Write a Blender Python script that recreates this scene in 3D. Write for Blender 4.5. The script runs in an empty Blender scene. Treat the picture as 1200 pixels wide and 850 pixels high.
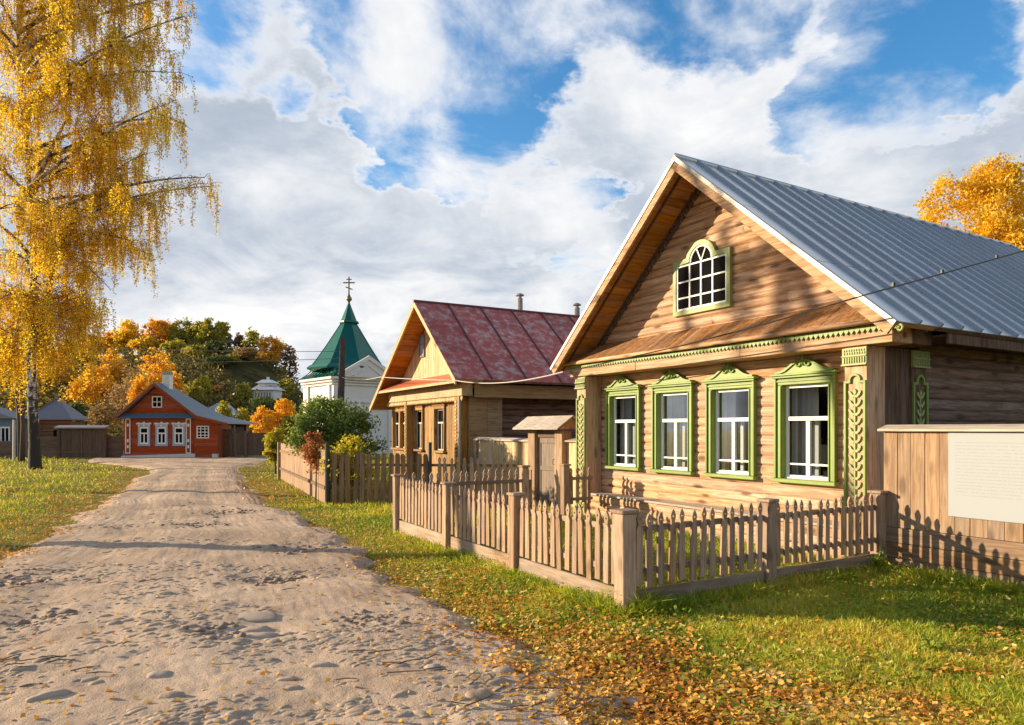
import bpy, bmesh, math, random
import numpy as np
from mathutils import Vector

# ------------------------------------------------------------------ camera, world, sun, exposure
SC = bpy.context.scene
COL = SC.collection
R = math.radians
EYE, FPX, HOR = 1.75, 811.0, 503.0

def P(px, py, Y):
    """a point at depth Y on the ray through a photo pixel"""
    return Vector(((px - 600) / FPX * Y, Y, EYE + (HOR - py) / FPX * Y))

cam_d = bpy.data.cameras.new('camera')
cam = bpy.data.objects.new('camera', cam_d)
COL.objects.link(cam)
cam.location = (0, 0, EYE)
cam.rotation_euler = (R(90), 0, 0)
cam_d.sensor_width = 36
cam_d.lens = FPX / 1200 * 36
cam_d.shift_y = (HOR - 425) / 1200
cam_d.clip_start = 0.05
cam_d.clip_end = 3000
SC.camera = cam

SUN_EL = R(14)
SUN_DIR = Vector((-0.986 * math.cos(SUN_EL), 0.167 * math.cos(SUN_EL), math.sin(SUN_EL))).normalized()
sun_d = bpy.data.lights.new('sun', 'SUN')
sun_d.energy = 5.0
sun_d.angle = R(0.55)
sun_d.color = (1.0, 0.80, 0.55)
sun = bpy.data.objects.new('sun', sun_d)
COL.objects.link(sun)
sun.rotation_euler = (-SUN_DIR).to_track_quat('-Z', 'Y').to_euler()

SC.view_settings.view_transform = 'Standard'
SC.view_settings.look = 'None'
SC.view_settings.gamma = 1
SC.view_settings.exposure = 0.88
SC.view_settings.use_curve_mapping = False

W = bpy.data.worlds.new('World')
SC.world = W
W.use_nodes = True

def new(nt, typ, **kw):
    n = nt.nodes.new(typ)
    for k, v in kw.items():
        setattr(n, k, v)
    return n

def put(nt, sock, v):
    if hasattr(v, 'is_output'):
        nt.links.new(v, sock)
    elif v is not None:
        sock.default_value = v

def mth(nt, op, a, b=None, c=None, clamp=False):
    n = new(nt, 'ShaderNodeMath', operation=op)
    n.use_clamp = clamp
    put(nt, n.inputs[0], a); put(nt, n.inputs[1], b)
    if c is not None: put(nt, n.inputs[2], c)
    return n.outputs[0]

def vmth(nt, op, a, b=None):
    n = new(nt, 'ShaderNodeVectorMath', operation=op)
    put(nt, n.inputs[0], a)
    if b is not None: put(nt, n.inputs[1], b)
    return n.outputs['Value'] if op in ('DOT_PRODUCT', 'LENGTH') else n.outputs[0]

def c4(c): return (c[0], c[1], c[2], 1.0)

def mixc(nt, f, a, b, mode='MIX'):
    n = new(nt, 'ShaderNodeMix', data_type='RGBA', blend_type=mode)
    put(nt, n.inputs[0], f)
    put(nt, n.inputs[6], c4(a) if isinstance(a, tuple) else a)
    put(nt, n.inputs[7], c4(b) if isinstance(b, tuple) else b)
    return n.outputs[2]

def noise(nt, vec, scale, detail=4, rough=0.55, dist=0.0):
    n = new(nt, 'ShaderNodeTexNoise')
    if vec is not None: nt.links.new(vec, n.inputs['Vector'])
    n.inputs['Scale'].default_value = scale
    n.inputs['Detail'].default_value = detail
    n.inputs['Roughness'].default_value = rough
    n.inputs['Distortion'].default_value = dist
    return n.outputs[0]

def smooth(nt, v, a, b):
    n = new(nt, 'ShaderNodeMapRange', interpolation_type='SMOOTHSTEP')
    put(nt, n.inputs[0], v)
    n.inputs[1].default_value = a; n.inputs[2].default_value = b
    return n.outputs[0]

def ramp(nt, v, stops):
    n = new(nt, 'ShaderNodeValToRGB')
    put(nt, n.inputs[0], v)
    e = n.color_ramp.elements
    while len(e) < len(stops): e.new(0.5)
    for i, (p, c) in enumerate(stops):
        e[i].position = p; e[i].color = c4(c)
    return n.outputs[0]

def build_sky():
    nt = W.node_tree
    nt.nodes.clear()
    out = new(nt, 'ShaderNodeOutputWorld')
    bg = new(nt, 'ShaderNodeBackground')
    sky = new(nt, 'ShaderNodeTexSky', sky_type='NISHITA')
    sky.sun_disc = False
    sky.sun_elevation = SUN_EL
    sky.sun_rotation = math.atan2(SUN_DIR.x, SUN_DIR.y)
    sky.ozone_density = 2.0
    tc = new(nt, 'ShaderNodeTexCoord').outputs['Generated']
    d = vmth(nt, 'NORMALIZE', tc)
    sp = new(nt, 'ShaderNodeSeparateXYZ'); nt.links.new(d, sp.inputs[0])
    zz = mth(nt, 'ADD', mth(nt, 'MAXIMUM', sp.outputs[2], 0.0), 0.30)
    cb = new(nt, 'ShaderNodeCombineXYZ')
    nt.links.new(mth(nt, 'DIVIDE', sp.outputs[0], zz), cb.inputs[0])
    nt.links.new(mth(nt, 'DIVIDE', sp.outputs[1], zz), cb.inputs[1])
    q = cb.outputs[0]
    n1 = noise(nt, q, 1.7, 8, 0.60, 0.35)
    n2 = noise(nt, vmth(nt, 'ADD', q, (3.1, 7.7, 0)), 3.2, 7, 0.60, 0.5)
    n3 = noise(nt, vmth(nt, 'ADD', q, (9.1, 1.7, 2)), 0.9, 3, 0.5, 0.2)
    dens = mth(nt, 'ADD', mth(nt, 'MULTIPLY_ADD', n1, 1.35, .10), mth(nt, 'MULTIPLY_ADD', n2, 0.9, -.45))
    wn = new(nt, 'ShaderNodeTexNoise'); nt.links.new(q, wn.inputs['Vector'])
    wn.inputs['Scale'].default_value = 2.6; wn.inputs['Detail'].default_value = 6; wn.inputs['Roughness'].default_value = .62
    dw = vmth(nt, 'NORMALIZE', vmth(nt, 'ADD', d, vmth(nt, 'MULTIPLY', vmth(nt, 'SUBTRACT', wn.outputs['Color'], (.5, .5, .5)), (.34, .10, .34))))
    # blue openings in the cloud deck: (photo px, radius in degrees, weight)
    holes = [((470, 60), 6, .34), ((500, 110), 6, .40), ((560, 70), 7, .42), ((480, 165), 4.5, .36), ((540, 130), 6, .36),
             ((610, 30), 5, .24), ((660, 20), 4, .2), ((455, 130), 3, .3),
             ((655, 255), 3.4, .42), ((690, 275), 2.4, .34), ((620, 225), 2.2, .16), ((850, 10), 7, .36), ((760, 20), 5, .22), ((920, 5), 5, .26),
             ((1080, 60), 4.5, .38), ((1110, 30), 5, .30), ((1020, 120), 3.8, .34), ((975, 160), 3.2, .30), ((1060, 95), 3.5, .3), ((945, 175), 2.4, .24),
             ((340, 128), 1.8, .28), ((250, 60), 4, .24), ((215, 85), 4, .22), ((330, 20), 4, .14), ((420, 20), 4, .22),
             ((-250, 100), 12, .3), ((1500, 40), 12, .3), ((600, -500), 18, .3), ((200, -400), 14, .25), ((1000, -350), 12, .25), ((320, 395), 4, .12)]
    tot = None
    for (px, py), rad, w in holes:
        v = Vector(((px - 600) / FPX, 1, (HOR - py) / FPX)).normalized()
        g = mth(nt, 'MULTIPLY', smooth(nt, vmth(nt, 'DOT_PRODUCT', dw, tuple(v)), math.cos(R(rad * 1.38)), math.cos(R(rad * .2))), w)
        tot = g if tot is None else mth(nt, 'ADD', tot, g)
    low = mth(nt, 'MULTIPLY', smooth(nt, sp.outputs[2], 0.40, 0.05), 0.10)
    dens = mth(nt, 'ADD', mth(nt, 'SUBTRACT', dens, mth(nt, 'MULTIPLY', mth(nt, 'MINIMUM', tot, .46), .95)), low)
    clear = mth(nt, 'ADD', smooth(nt, sp.outputs[1], .25, -.25), smooth(nt, sp.outputs[2], .62, .85))
    dens = mth(nt, 'SUBTRACT', dens, mth(nt, 'MULTIPLY', clear, .42))
    mask = smooth(nt, dens, 0.19, 0.52)
    sh = mth(nt, 'ADD', mth(nt, 'MULTIPLY', n3, .55), mth(nt, 'ADD', mth(nt, 'MULTIPLY', n2, .35), mth(nt, 'MULTIPLY_ADD', noise(nt, q, 7.0, 5, .6), .12, mth(nt, 'MULTIPLY', smooth(nt, sp.outputs[2], .10, .45), .045))))
    ccol = ramp(nt, sh, [(0.44, (0.38, 0.45, 0.54)), (0.52, (0.52, 0.58, 0.66)), (0.58, (0.74, 0.77, 0.80)), (0.66, (0.98, 0.97, 0.95))])
    # thin edges of the clouds glow whiter
    edge = mth(nt, 'SUBTRACT', 1.0, smooth(nt, dens, 0.36, 0.62))
    ccol = mixc(nt, mth(nt, 'MULTIPLY', edge, 0.75), ccol, (0.95, 0.95, 0.95))
    ccol = mixc(nt, 1.0, ccol, (0.575, 0.575, 0.585), 'MULTIPLY')
    skc = mixc(nt, 1.0, sky.outputs[0], (0.15, 0.15, 0.15), 'MULTIPLY')
    hs = new(nt, 'ShaderNodeHueSaturation'); hs.inputs['Saturation'].default_value = 1.35; hs.inputs['Value'].default_value = 0.92
    nt.links.new(skc, hs.inputs['Color'])
    nt.links.new(mixc(nt, mask, hs.outputs[0], ccol), bg.inputs[0])
    bg.inputs[1].default_value = 1.0
    nt.links.new(bg.outputs[0], out.inputs[0])
build_sky()

# ------------------------------------------------------------------ helpers
rnd = random.Random(7)
NR = np.random.default_rng(11)

class MB:
    def __init__(s): s.v = []; s.f = []
    def add(s, vs, fs):
        b = len(s.v)
        s.v += [tuple(v) for v in vs]
        s.f += [tuple(i + b for i in f) for f in fs]
        return s
    def hexa(s, p):
        return s.add(p, [(0, 3, 2, 1), (4, 5, 6, 7), (0, 1, 5, 4), (1, 2, 6, 5), (2, 3, 7, 6), (3, 0, 4, 7)])
    def box(s, x0, x1, y0, y1, z0, z1):
        return s.hexa([(x0, y0, z0), (x1, y0, z0), (x1, y1, z0), (x0, y1, z0), (x0, y0, z1), (x1, y0, z1), (x1, y1, z1), (x0, y1, z1)])
    def prism(s, poly, ax, a, b):
        m = {'x': lambda p, t: (t, p[0], p[1]), 'y': lambda p, t: (p[0], t, p[1]), 'z': lambda p, t: (p[0], p[1], t)}[ax]
        n = len(poly)
        return s.add([m(p, a) for p in poly] + [m(p, b) for p in poly],
                     [tuple(range(n))[::-1], tuple(range(n, 2 * n))] + [(i, (i + 1) % n, n + (i + 1) % n, n + i) for i in range(n)])
    def ring(s, outer, inner, ax, a, b, closed=True):
        m = {'x': lambda p, t: (t, p[0], p[1]), 'y': lambda p, t: (p[0], t, p[1])}[ax]
        n = len(outer)
        vs = [m(p, a) for p in outer] + [m(p, a) for p in inner] + [m(p, b) for p in outer] + [m(p, b) for p in inner]
        fs = []
        for i in range(n if closed else n - 1):
            j = (i + 1) % n
            fs += [(i, j, n + j, n + i), (2 * n + i, 3 * n + i, 3 * n + j, 2 * n + j), (i, 2 * n + i, 2 * n + j, j), (n + i, n + j, 3 * n + j, 3 * n + i)]
        if not closed:
            for i in (0, n - 1): fs.append((i, n + i, 3 * n + i, 2 * n + i))
        return s.add(vs, fs)
    def tube(s, pts, rad, n=6, cap=True):
        pts = [Vector(p) for p in pts]
        if not hasattr(rad, '__len__'): rad = [rad] * len(pts)
        vs = []
        prev = None
        for i, p in enumerate(pts):
            t = (pts[min(i + 1, len(pts) - 1)] - pts[max(i - 1, 0)])
            t = t.normalized() if t.length > 1e-9 else Vector((0, 0, 1))
            if prev is None:
                a = t.cross(Vector((0.31, 0.17, 0.93)))
                if a.length < 1e-3: a = t.cross(Vector((1, 0, 0)))
            else:
                a = prev - t * prev.dot(t)
            a.normalize(); prev = a
            b = t.cross(a)
            for k in range(n):
                an = 2 * math.pi * k / n
                vs.append(p + (a * math.cos(an) + b * math.sin(an)) * rad[i])
        fs = []
        for i in range(len(pts) - 1):
            for k in range(n):
                k2 = (k + 1) % n
                fs.append((i * n + k, i * n + k2, (i + 1) * n + k2, (i + 1) * n + k))
        if cap:
            fs.append(tuple(range(n))[::-1]); fs.append(tuple(range((len(pts) - 1) * n, len(pts) * n)))
        return s.add(vs, fs)
    def lathe(s, prof, cx, cy, n=8, rot=0.0):
        vs = []
        for r_, z in prof:
            for k in range(n):
                a = 2 * math.pi * (k + .5) / n + rot
                vs.append((cx + r_ * math.cos(a), cy + r_ * math.sin(a), z))
        fs = [(i * n + k, i * n + (k + 1) % n, (i + 1) * n + (k + 1) % n, (i + 1) * n + k) for i in range(len(prof) - 1) for k in range(n)]
        fs += [tuple(range(n))[::-1], tuple(range((len(prof) - 1) * n, len(prof) * n))]
        return s.add(vs, fs)
    def build(s, name, mat, parent=None, smooth=False, bevel=0.0, label=None):
        me = bpy.data.meshes.new(name)
        me.from_pydata(s.v, [], s.f)
        bm = bmesh.new(); bm.from_mesh(me)
        bmesh.ops.recalc_face_normals(bm, faces=bm.faces)
        bm.to_mesh(me); bm.free()
        if smooth: me.polygons.foreach_set('use_smooth', [True] * len(me.polygons))
        me.materials.append(mat)
        o = bpy.data.objects.new(name, me)
        COL.objects.link(o)
        if parent: o.parent = parent
        if label: o['label'] = label
        if bevel:
            b = o.modifiers.new('bevel', 'BEVEL'); b.width = bevel; b.segments = 1; b.limit_method = 'ANGLE'
        return o

def mesh_np(name, V, F, mat, parent=None, smooth=False):
    me = bpy.data.meshes.new(name)
    V = np.asarray(V, np.float32); F = np.asarray(F, np.int32)
    n, k = F.shape
    me.vertices.add(len(V)); me.vertices.foreach_set('co', V.ravel())
    me.loops.add(n * k); me.loops.foreach_set('vertex_index', F.ravel())
    me.polygons.add(n)
    me.polygons.foreach_set('loop_start', np.arange(0, n * k, k, dtype=np.int32))
    me.polygons.foreach_set('loop_total', np.full(n, k, np.int32))
    if smooth: me.polygons.foreach_set('use_smooth', np.ones(n, bool))
    me.update(calc_edges=True)
    me.materials.append(mat)
    o = bpy.data.objects.new(name, me)
    COL.objects.link(o)
    if parent: o.parent = parent
    return o

def thing(name, label, cat, loc=(0, 0, 0), rz=0.0, group=None):
    o = bpy.data.objects.new(name, None)
    COL.objects.link(o)
    o.empty_display_size = .2
    o.location = loc; o.rotation_euler = (0, 0, rz)
    o['label'] = label; o['category'] = cat
    if group: o['group'] = group
    return o

def tag(o, label, cat, group=None):
    o['label'] = label; o['category'] = cat
    if group: o['group'] = group
    return o

def kind(o, k):
    o['kind'] = k
    return o

def copy_part(src, parent, loc):
    c = src.copy(); COL.objects.link(c); c.parent = parent; c.location = loc
    return c

def hash2(ix, iy, seed):
    h = (ix.astype(np.int64) * 374761393 + iy.astype(np.int64) * 668265263 + seed * 1442695041) & 0xffffffff
    h = ((h ^ (h >> 13)) * 1274126177) & 0xffffffff
    return ((h ^ (h >> 16)) & 0xffff) / 65535.0

def vnoise(x, y, seed=0):
    ix = np.floor(x); iy = np.floor(y); fx = x - ix; fy = y - iy
    fx = fx * fx * (3 - 2 * fx); fy = fy * fy * (3 - 2 * fy)
    ix = ix.astype(np.int64); iy = iy.astype(np.int64)
    a = hash2(ix, iy, seed); b = hash2(ix + 1, iy, seed); c = hash2(ix, iy + 1, seed); d = hash2(ix + 1, iy + 1, seed)
    return (a * (1 - fx) + b * fx) * (1 - fy) + (c * (1 - fx) + d * fx) * fy

def fbm(x, y, seed=0, oct=4):
    s = 0; a = .5; t = 0
    for i in range(oct):
        s = s + a * vnoise(x * 2 ** i, y * 2 ** i, seed + i * 17); t += a; a *= .5
    return s / t

# ------------------------------------------------------------------ materials
def material(name):
    m = bpy.data.materials.new(name); m.use_nodes = True
    nt = m.node_tree
    return m, nt, nt.nodes['Principled BSDF']

def rand_id(nt):
    g = new(nt, 'ShaderNodeNewGeometry').outputs['Random Per Island']
    o = new(nt, 'ShaderNodeObjectInfo').outputs['Random']
    return mth(nt, 'FRACT', mth(nt, 'ADD', g, mth(nt, 'MULTIPLY', o, 7.31)))

def bump(nt, bs, h, strength=.3, dist=.02):
    b = new(nt, 'ShaderNodeBump')
    b.inputs['Strength'].default_value = strength; b.inputs['Distance'].default_value = dist
    nt.links.new(h, b.inputs['Height'])
    nt.links.new(b.outputs[0], bs.inputs['Normal'])

def wood(name, light, dark, axis='z', knots=.5, var=.35, rough=.7, weather=None, wamt=.4, gs=1.0, bmp=.35):
    m, nt, bs = material(name)
    rid = rand_id(nt)
    tc = new(nt, 'ShaderNodeTexCoord').outputs['Object']
    off = new(nt, 'ShaderNodeCombineXYZ')
    for i, k in enumerate((37.0, 53.0, 71.0)): nt.links.new(mth(nt, 'MULTIPLY', rid, k), off.inputs[i])
    p = vmth(nt, 'ADD', tc, off.outputs[0])
    sc = [1.0, 1.0, 1.0]; sc['xyz'.index(axis)] = .07
    g = noise(nt, vmth(nt, 'MULTIPLY', p, tuple(sc)), 26 * gs, 6, .62, .6)
    fine = noise(nt, vmth(nt, 'MULTIPLY', p, tuple(sc)), 110 * gs, 3, .6)
    col = mixc(nt, smooth(nt, g, .36, .62), dark, light)
    col = mixc(nt, mth(nt, 'MULTIPLY', fine, .35), col, tuple(c * .6 for c in dark), 'MIX')
    sk = [1.0, 1.0, 1.0]; sk['xyz'.index(axis)] = .38
    vo = new(nt, 'ShaderNodeTexVoronoi'); vo.inputs['Scale'].default_value = 4.6 * gs
    nt.links.new(vmth(nt, 'MULTIPLY', p, tuple(sk)), vo.inputs['Vector'])
    kn = mth(nt, 'MULTIPLY', mth(nt, 'SUBTRACT', 1.0, smooth(nt, vo.outputs['Distance'], .10, .30)), knots)
    col = mixc(nt, kn, col, tuple(c * .28 for c in dark))
    tone = noise(nt, tc, .9, 4, .6)
    blot = noise(nt, vmth(nt, 'MULTIPLY', p, tuple(.55 if k < 1 else 1.0 for k in sc)), 6.5, 5, .65, .4)
    col = mixc(nt, mth(nt, 'MULTIPLY', smooth(nt, blot, .52, .72), .26), col, tuple(c * .62 for c in dark))
    if weather:
        col = mixc(nt, mth(nt, 'MULTIPLY', smooth(nt, tone, .42, .66), wamt), col, weather)
    hs = new(nt, 'ShaderNodeHueSaturation')
    nt.links.new(col, hs.inputs['Color'])
    nt.links.new(mth(nt, 'ADD', 1 - var * .5, mth(nt, 'MULTIPLY', rid, var)), hs.inputs['Value'])
    nt.links.new(mth(nt, 'ADD', .88, mth(nt, 'MULTIPLY', mth(nt, 'FRACT', mth(nt, 'MULTIPLY', rid, 13.7)), .24)), hs.inputs['Saturation'])
    nt.links.new(hs.outputs[0], bs.inputs['Base Color'])
    bs.inputs['Roughness'].default_value = rough
    bs.inputs['Specular IOR Level'].default_value = .25
    bump(nt, bs, mth(nt, 'ADD', g, mth(nt, 'MULTIPLY', fine, .5)), bmp, .008)
    return m

def paint(name, col, rough=.5, var=.12, wear=None, scale=6, metal=0.0, bmp=.1, wth=(.58, .72), spec=None):
    m, nt, bs = material(name)
    tc = new(nt, 'ShaderNodeTexCoord').outputs['Object']
    n = noise(nt, tc, scale, 6, .65)
    rid = rand_id(nt)
    c = mixc(nt, n, tuple(x * (1 - var) for x in col), tuple(min(1, x * (1 + var)) for x in col))
    if wear: c = mixc(nt, smooth(nt, noise(nt, tc, scale * 2.3, 6, .7), *wth), c, wear)
    hs = new(nt, 'ShaderNodeHueSaturation'); nt.links.new(c, hs.inputs['Color'])
    nt.links.new(mth(nt, 'ADD', 1 - var * .4, mth(nt, 'MULTIPLY', rid, var * .8)), hs.inputs['Value'])
    nt.links.new(hs.outputs[0], bs.inputs['Base Color'])
    bs.inputs['Roughness'].default_value = rough
    bs.inputs['Metallic'].default_value = metal
    bump(nt, bs, noise(nt, tc, scale * 9, 4, .6), bmp, .01)
    if spec is not None: bs.inputs['Specular IOR Level'].default_value = spec
    return m

def leafmat(name, cols, trans=.45, scale=.6):
    m, nt, bs = material(name)
    nt.nodes.remove(bs)
    out = nt.nodes['Material Output']
    rid = rand_id(nt)
    tc = new(nt, 'ShaderNodeTexCoord').outputs['Object']
    n = noise(nt, tc, scale, 3, .6)
    f = mth(nt, 'ADD', mth(nt, 'MULTIPLY', rid, .5), mth(nt, 'MULTIPLY', smooth(nt, n, .32, .68), .5))
    k = len(cols)
    col = ramp(nt, f, [(.12 + .76 * i / (k - 1), c) for i, c in enumerate(cols)])
    d = new(nt, 'ShaderNodeBsdfDiffuse'); t = new(nt, 'ShaderNodeBsdfTranslucent')
    nt.links.new(col, d.inputs[0]); nt.links.new(col, t.inputs[0])
    mx = new(nt, 'ShaderNodeMixShader'); mx.inputs[0].default_value = trans
    nt.links.new(d.outputs[0], mx.inputs[1]); nt.links.new(t.outputs[0], mx.inputs[2])
    gl = new(nt, 'ShaderNodeBsdfGlossy'); gl.inputs['Roughness'].default_value = .5
    m2 = new(nt, 'ShaderNodeMixShader'); m2.inputs[0].default_value = .04
    nt.links.new(mx.outputs[0], m2.inputs[1]); nt.links.new(gl.outputs[0], m2.inputs[2])
    nt.links.new(m2.outputs[0], out.inputs[0])
    return m

def glassmat(name, tint=(.75, .8, .8), refl=1.0):
    m, nt, bs = material(name)
    nt.nodes.remove(bs)
    out = nt.nodes['Material Output']
    fr = new(nt, 'ShaderNodeFresnel'); fr.inputs[0].default_value = 1.5
    tr = new(nt, 'ShaderNodeBsdfTransparent'); tr.inputs[0].default_value = c4(tint)
    gl = new(nt, 'ShaderNodeBsdfGlossy'); gl.inputs['Roughness'].default_value = .02
    tc = new(nt, 'ShaderNodeTexCoord').outputs['Object']
    b = new(nt, 'ShaderNodeBump'); b.inputs['Strength'].default_value = .05; b.inputs['Distance'].default_value = .02
    nt.links.new(noise(nt, tc, 3, 2), b.inputs['Height']); nt.links.new(b.outputs[0], gl.inputs['Normal'])
    mx = new(nt, 'ShaderNodeMixShader')
    nt.links.new(mth(nt, 'MULTIPLY', fr.outputs[0], refl, clamp=True), mx.inputs[0])
    nt.links.new(tr.outputs[0], mx.inputs[1]); nt.links.new(gl.outputs[0], mx.inputs[2])
    nt.links.new(mx.outputs[0], out.inputs[0])
    return m

M = {}
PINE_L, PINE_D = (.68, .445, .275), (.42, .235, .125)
M['pine_y'] = wood('pine boards along street', PINE_L, PINE_D, 'y', .9, .34)
M['pine_x'] = wood('pine boards into house', PINE_L, PINE_D, 'x', .6, .3)
M['pine_z'] = wood('pine boards upright', PINE_L, PINE_D, 'z', .6, .3)
M['soffit'] = wood('orange soffit boards', (.50, .235, .06), (.33, .14, .035), 'x', .4, .35)
M['pent'] = wood('weathered pent boards', (.42, .215, .09), (.22, .105, .045), 'x', .3, .5, .6)
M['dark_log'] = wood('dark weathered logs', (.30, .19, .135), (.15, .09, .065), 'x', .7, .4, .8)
M['dark_board'] = wood('brown weathered boards', (.22, .125, .075), (.10, .055, .035), 'z', .6, .3, .8)
M['fence_z'] = wood('grey brown pickets', (.47, .32, .21), (.29, .185, .11), 'z', .5, .36, .8, (.38, .31, .24), .45, 1.4)
M['fence_y'] = wood('grey brown rails along', (.42, .29, .19), (.26, .165, .10), 'y', .4, .3, .8, (.38, .32, .25), .5)
M['fence_x'] = wood('grey brown rails across', (.33, .22, .14), (.19, .12, .075), 'x', .4, .3, .8, (.3, .25, .2), .5)
M['plank_z'] = wood('tan fence planks', (.42, .285, .18), (.27, .17, .10), 'z', .6, .3, .75)
M['plank_y'] = wood('tan fence planks level', (.40, .26, .15), (.24, .14, .08), 'y', .5, .3, .8)
M['brown_picket'] = wood('old brown pickets', (.30, .19, .10), (.17, .10, .05), 'z', .4, .4, .85)
M['gate_grey'] = wood('grey gate boards', (.30, .24, .19), (.20, .155, .12), 'z', .3, .25, .8)
M['zaval'] = wood('pale ledge boards', (.58, .50, .40), (.40, .33, .25), 'y', .3, .25, .8)
M['h2_wall'] = wood('golden boards', (.46, .26, .085), (.24, .125, .036), 'z', .6, .5, .7)
M['h2_gable'] = wood('pale upright gable boards', (.70, .52, .29), (.50, .34, .16), 'z', .4, .3, .7)
M['h2_beam'] = wood('brown beam', (.42, .26, .11), (.27, .155, .06), 'x', .4, .3, .7)
M['far_brown'] = wood('dull brown boards', (.16, .105, .075), (.10, .065, .045), 'z', .2, .3, .8)
M['far_brown_x'] = wood('dull brown level boards', (.20, .13, .09), (.12, .08, .055), 'x', .2, .3, .8)
M['log_far'] = wood('far logs', (.30, .18, .10), (.16, .09, .05), 'x', .3, .4, .8)
M['red_wall'] = wood('rust red painted boards', (.42, .085, .024), (.28, .052, .016), 'x', .1, .22, .6)
M['green'] = paint('leaf green paint', (.18, .26, .035), .5, .28, (.26, .29, .09), 5)
M['green_pale'] = paint('pale green paint', (.30, .34, .11), .55, .22)
M['white'] = paint('white paint', (.78, .77, .73), .45, .06, (.62, .6, .55), 8)
M['blue'] = paint('pale blue paint', (.30, .42, .55), .5, .15)
M['blue_dark'] = paint('slate blue paint', (.10, .17, .24), .5, .2)
M['whitewash'] = paint('whitewash', (.76, .73, .69), .8, .08, (.62, .58, .53), 1.6)
M['zinc'] = paint('zinc sheet', (.60, .62, .64), .34, .24, (.46, .48, .51), 1.6, .6, .06)
M['zinc_seam'] = paint('dull zinc seam', (.33, .36, .39), .5, .15, None, 2, .4)
M['zinc_edge'] = paint('bright flashing', (.42, .385, .34), .5, .15, None, 4, .2)
M['red_roof'] = paint('faded red iron', (.44, .075, .05), .6, .35, (.56, .36, .30), 1.8, .0, .2, (.44, .68))
M['red_seam'] = paint('dark red seam', (.13, .03, .03), .5, .2)
M['orange_iron'] = paint('orange red iron', (.55, .14, .06), .45, .2)
M['teal'] = paint('dark green iron', (.012, .13, .095), .32, .2, (.03, .17, .13), 1.5, .2)
M['grey_roof'] = paint('grey slate sheet', (.17, .20, .22), .6, .2, (.12, .14, .16), 1.5)
M['far_roof'] = paint('lilac grey roof', (.20, .19, .21), .6, .15)
M['gold'] = paint('dull gilding', (.30, .22, .11), .4, .15, None, 5, .8)
M['iron'] = paint('black iron', (.02, .02, .02), .5, .2)
M['pole'] = wood('tarred pole', (.12, .095, .075), (.05, .04, .03), 'z', .1, .2, .85)
M['cable'] = paint('black cable', (.02, .018, .017), .5, .1)
M['cable_light'] = paint('pale cable', (.5, .45, .38), .5, .1)
M['cement'] = paint('pale cement', (.62, .60, .56), .85, .1, (.45, .42, .38), 2)
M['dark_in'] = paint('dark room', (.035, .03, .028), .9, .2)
M['curtain'] = paint('grey net curtain', (.50, .47, .42), .9, .1)
M['pane'] = glassmat('window glass', (.70, .74, .74), .38)
M['pane_dark'] = paint('dark glass', (.012, .011, .010), .9, .1, spec=0.0)
M['pipe'] = paint('grey pipe', (.25, .24, .23), .6, .2)
M['teal_wall'] = paint('dusty teal boards', (.10, .17, .17), .7, .15)
M['bark_dark'] = paint('brown bark', (.10, .07, .05), .9, .3)

def birch_bark():
    m, nt, bs = material('birch bark')
    tc = new(nt, 'ShaderNodeTexCoord').outputs['Object']
    n = noise(nt, vmth(nt, 'MULTIPLY', tc, (1, 1, .55)), 5.5, 6, .7, .4)
    n2 = noise(nt, vmth(nt, 'MULTIPLY', tc, (1, 1, 5)), 4.0, 4, .6)
    sp = new(nt, 'ShaderNodeSeparateXYZ'); nt.links.new(tc, sp.inputs[0])
    low = smooth(nt, sp.outputs[2], 3.4, .4)
    f = smooth(nt, mth(nt, 'ADD', mth(nt, 'ADD', mth(nt, 'MULTIPLY', n, .8), mth(nt, 'MULTIPLY', n2, .3)), mth(nt, 'MULTIPLY', low, .20)), .46, .60)
    nt.links.new(mixc(nt, f, (.66, .58, .50), (.035, .026, .02)), bs.inputs['Base Color'])
    bs.inputs['Roughness'].default_value = .85
    bump(nt, bs, n, .8, .05)
    return m
M['birch'] = birch_bark()

GOLD = [(.62, .33, .010), (.85, .53, .014), (.92, .65, .025), (.94, .74, .08)]
ORANGE = [(.58, .26, .014), (.82, .42, .018), (.90, .55, .028), (.92, .64, .06)]
YELGRN = [(.22, .24, .02), (.48, .42, .022), (.66, .54, .03), (.72, .60, .06)]
OLIVE = [(.16, .17, .022), (.32, .29, .03), (.52, .43, .035), (.70, .52, .04)]
DKGRN = [(.05, .075, .02), (.09, .12, .026), (.15, .17, .03), (.28, .24, .035)]
BROWN = [(.22, .13, .06), (.33, .20, .075), (.42, .26, .07), (.48, .30, .05)]
RUST = [(.28, .08, .03), (.40, .14, .04), (.48, .21, .05), (.46, .28, .06)]
GREENB = [(.07, .12, .018), (.14, .21, .028), (.24, .32, .045), (.36, .40, .07)]
M['l_gold'] = leafmat('golden birch leaves', GOLD, .6)
M['l_orange'] = leafmat('orange leaves', ORANGE, .6, .15)
M['l_yelgrn'] = leafmat('yellow green leaves', YELGRN, .6, .3)
M['l_olive'] = leafmat('olive leaves', OLIVE, .55, .15)
M['l_dkgrn'] = leafmat('dark green leaves', DKGRN, .35, .15)
M['l_brown'] = leafmat('sparse brown leaves', BROWN, .55, .2)
M['l_scrub'] = leafmat('scrub leaves', [(.07, .06, .02), (.13, .11, .025), (.24, .18, .035), (.40, .27, .035)], .35, .06)
M['l_rust'] = leafmat('rust leaves', RUST, .4, .8)
M['l_green'] = leafmat('green shrub leaves', GREENB, .35, .8)
M['grass'] = leafmat('grass blades', [(.15, .23, .010), (.32, .42, .018), (.56, .55, .03), (.78, .60, .10)], .5, .55)
M['weed'] = leafmat('broad weeds', [(.12, .19, .01), (.24, .33, .016), (.38, .42, .025), (.52, .48, .05)], .4, .6)
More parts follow.
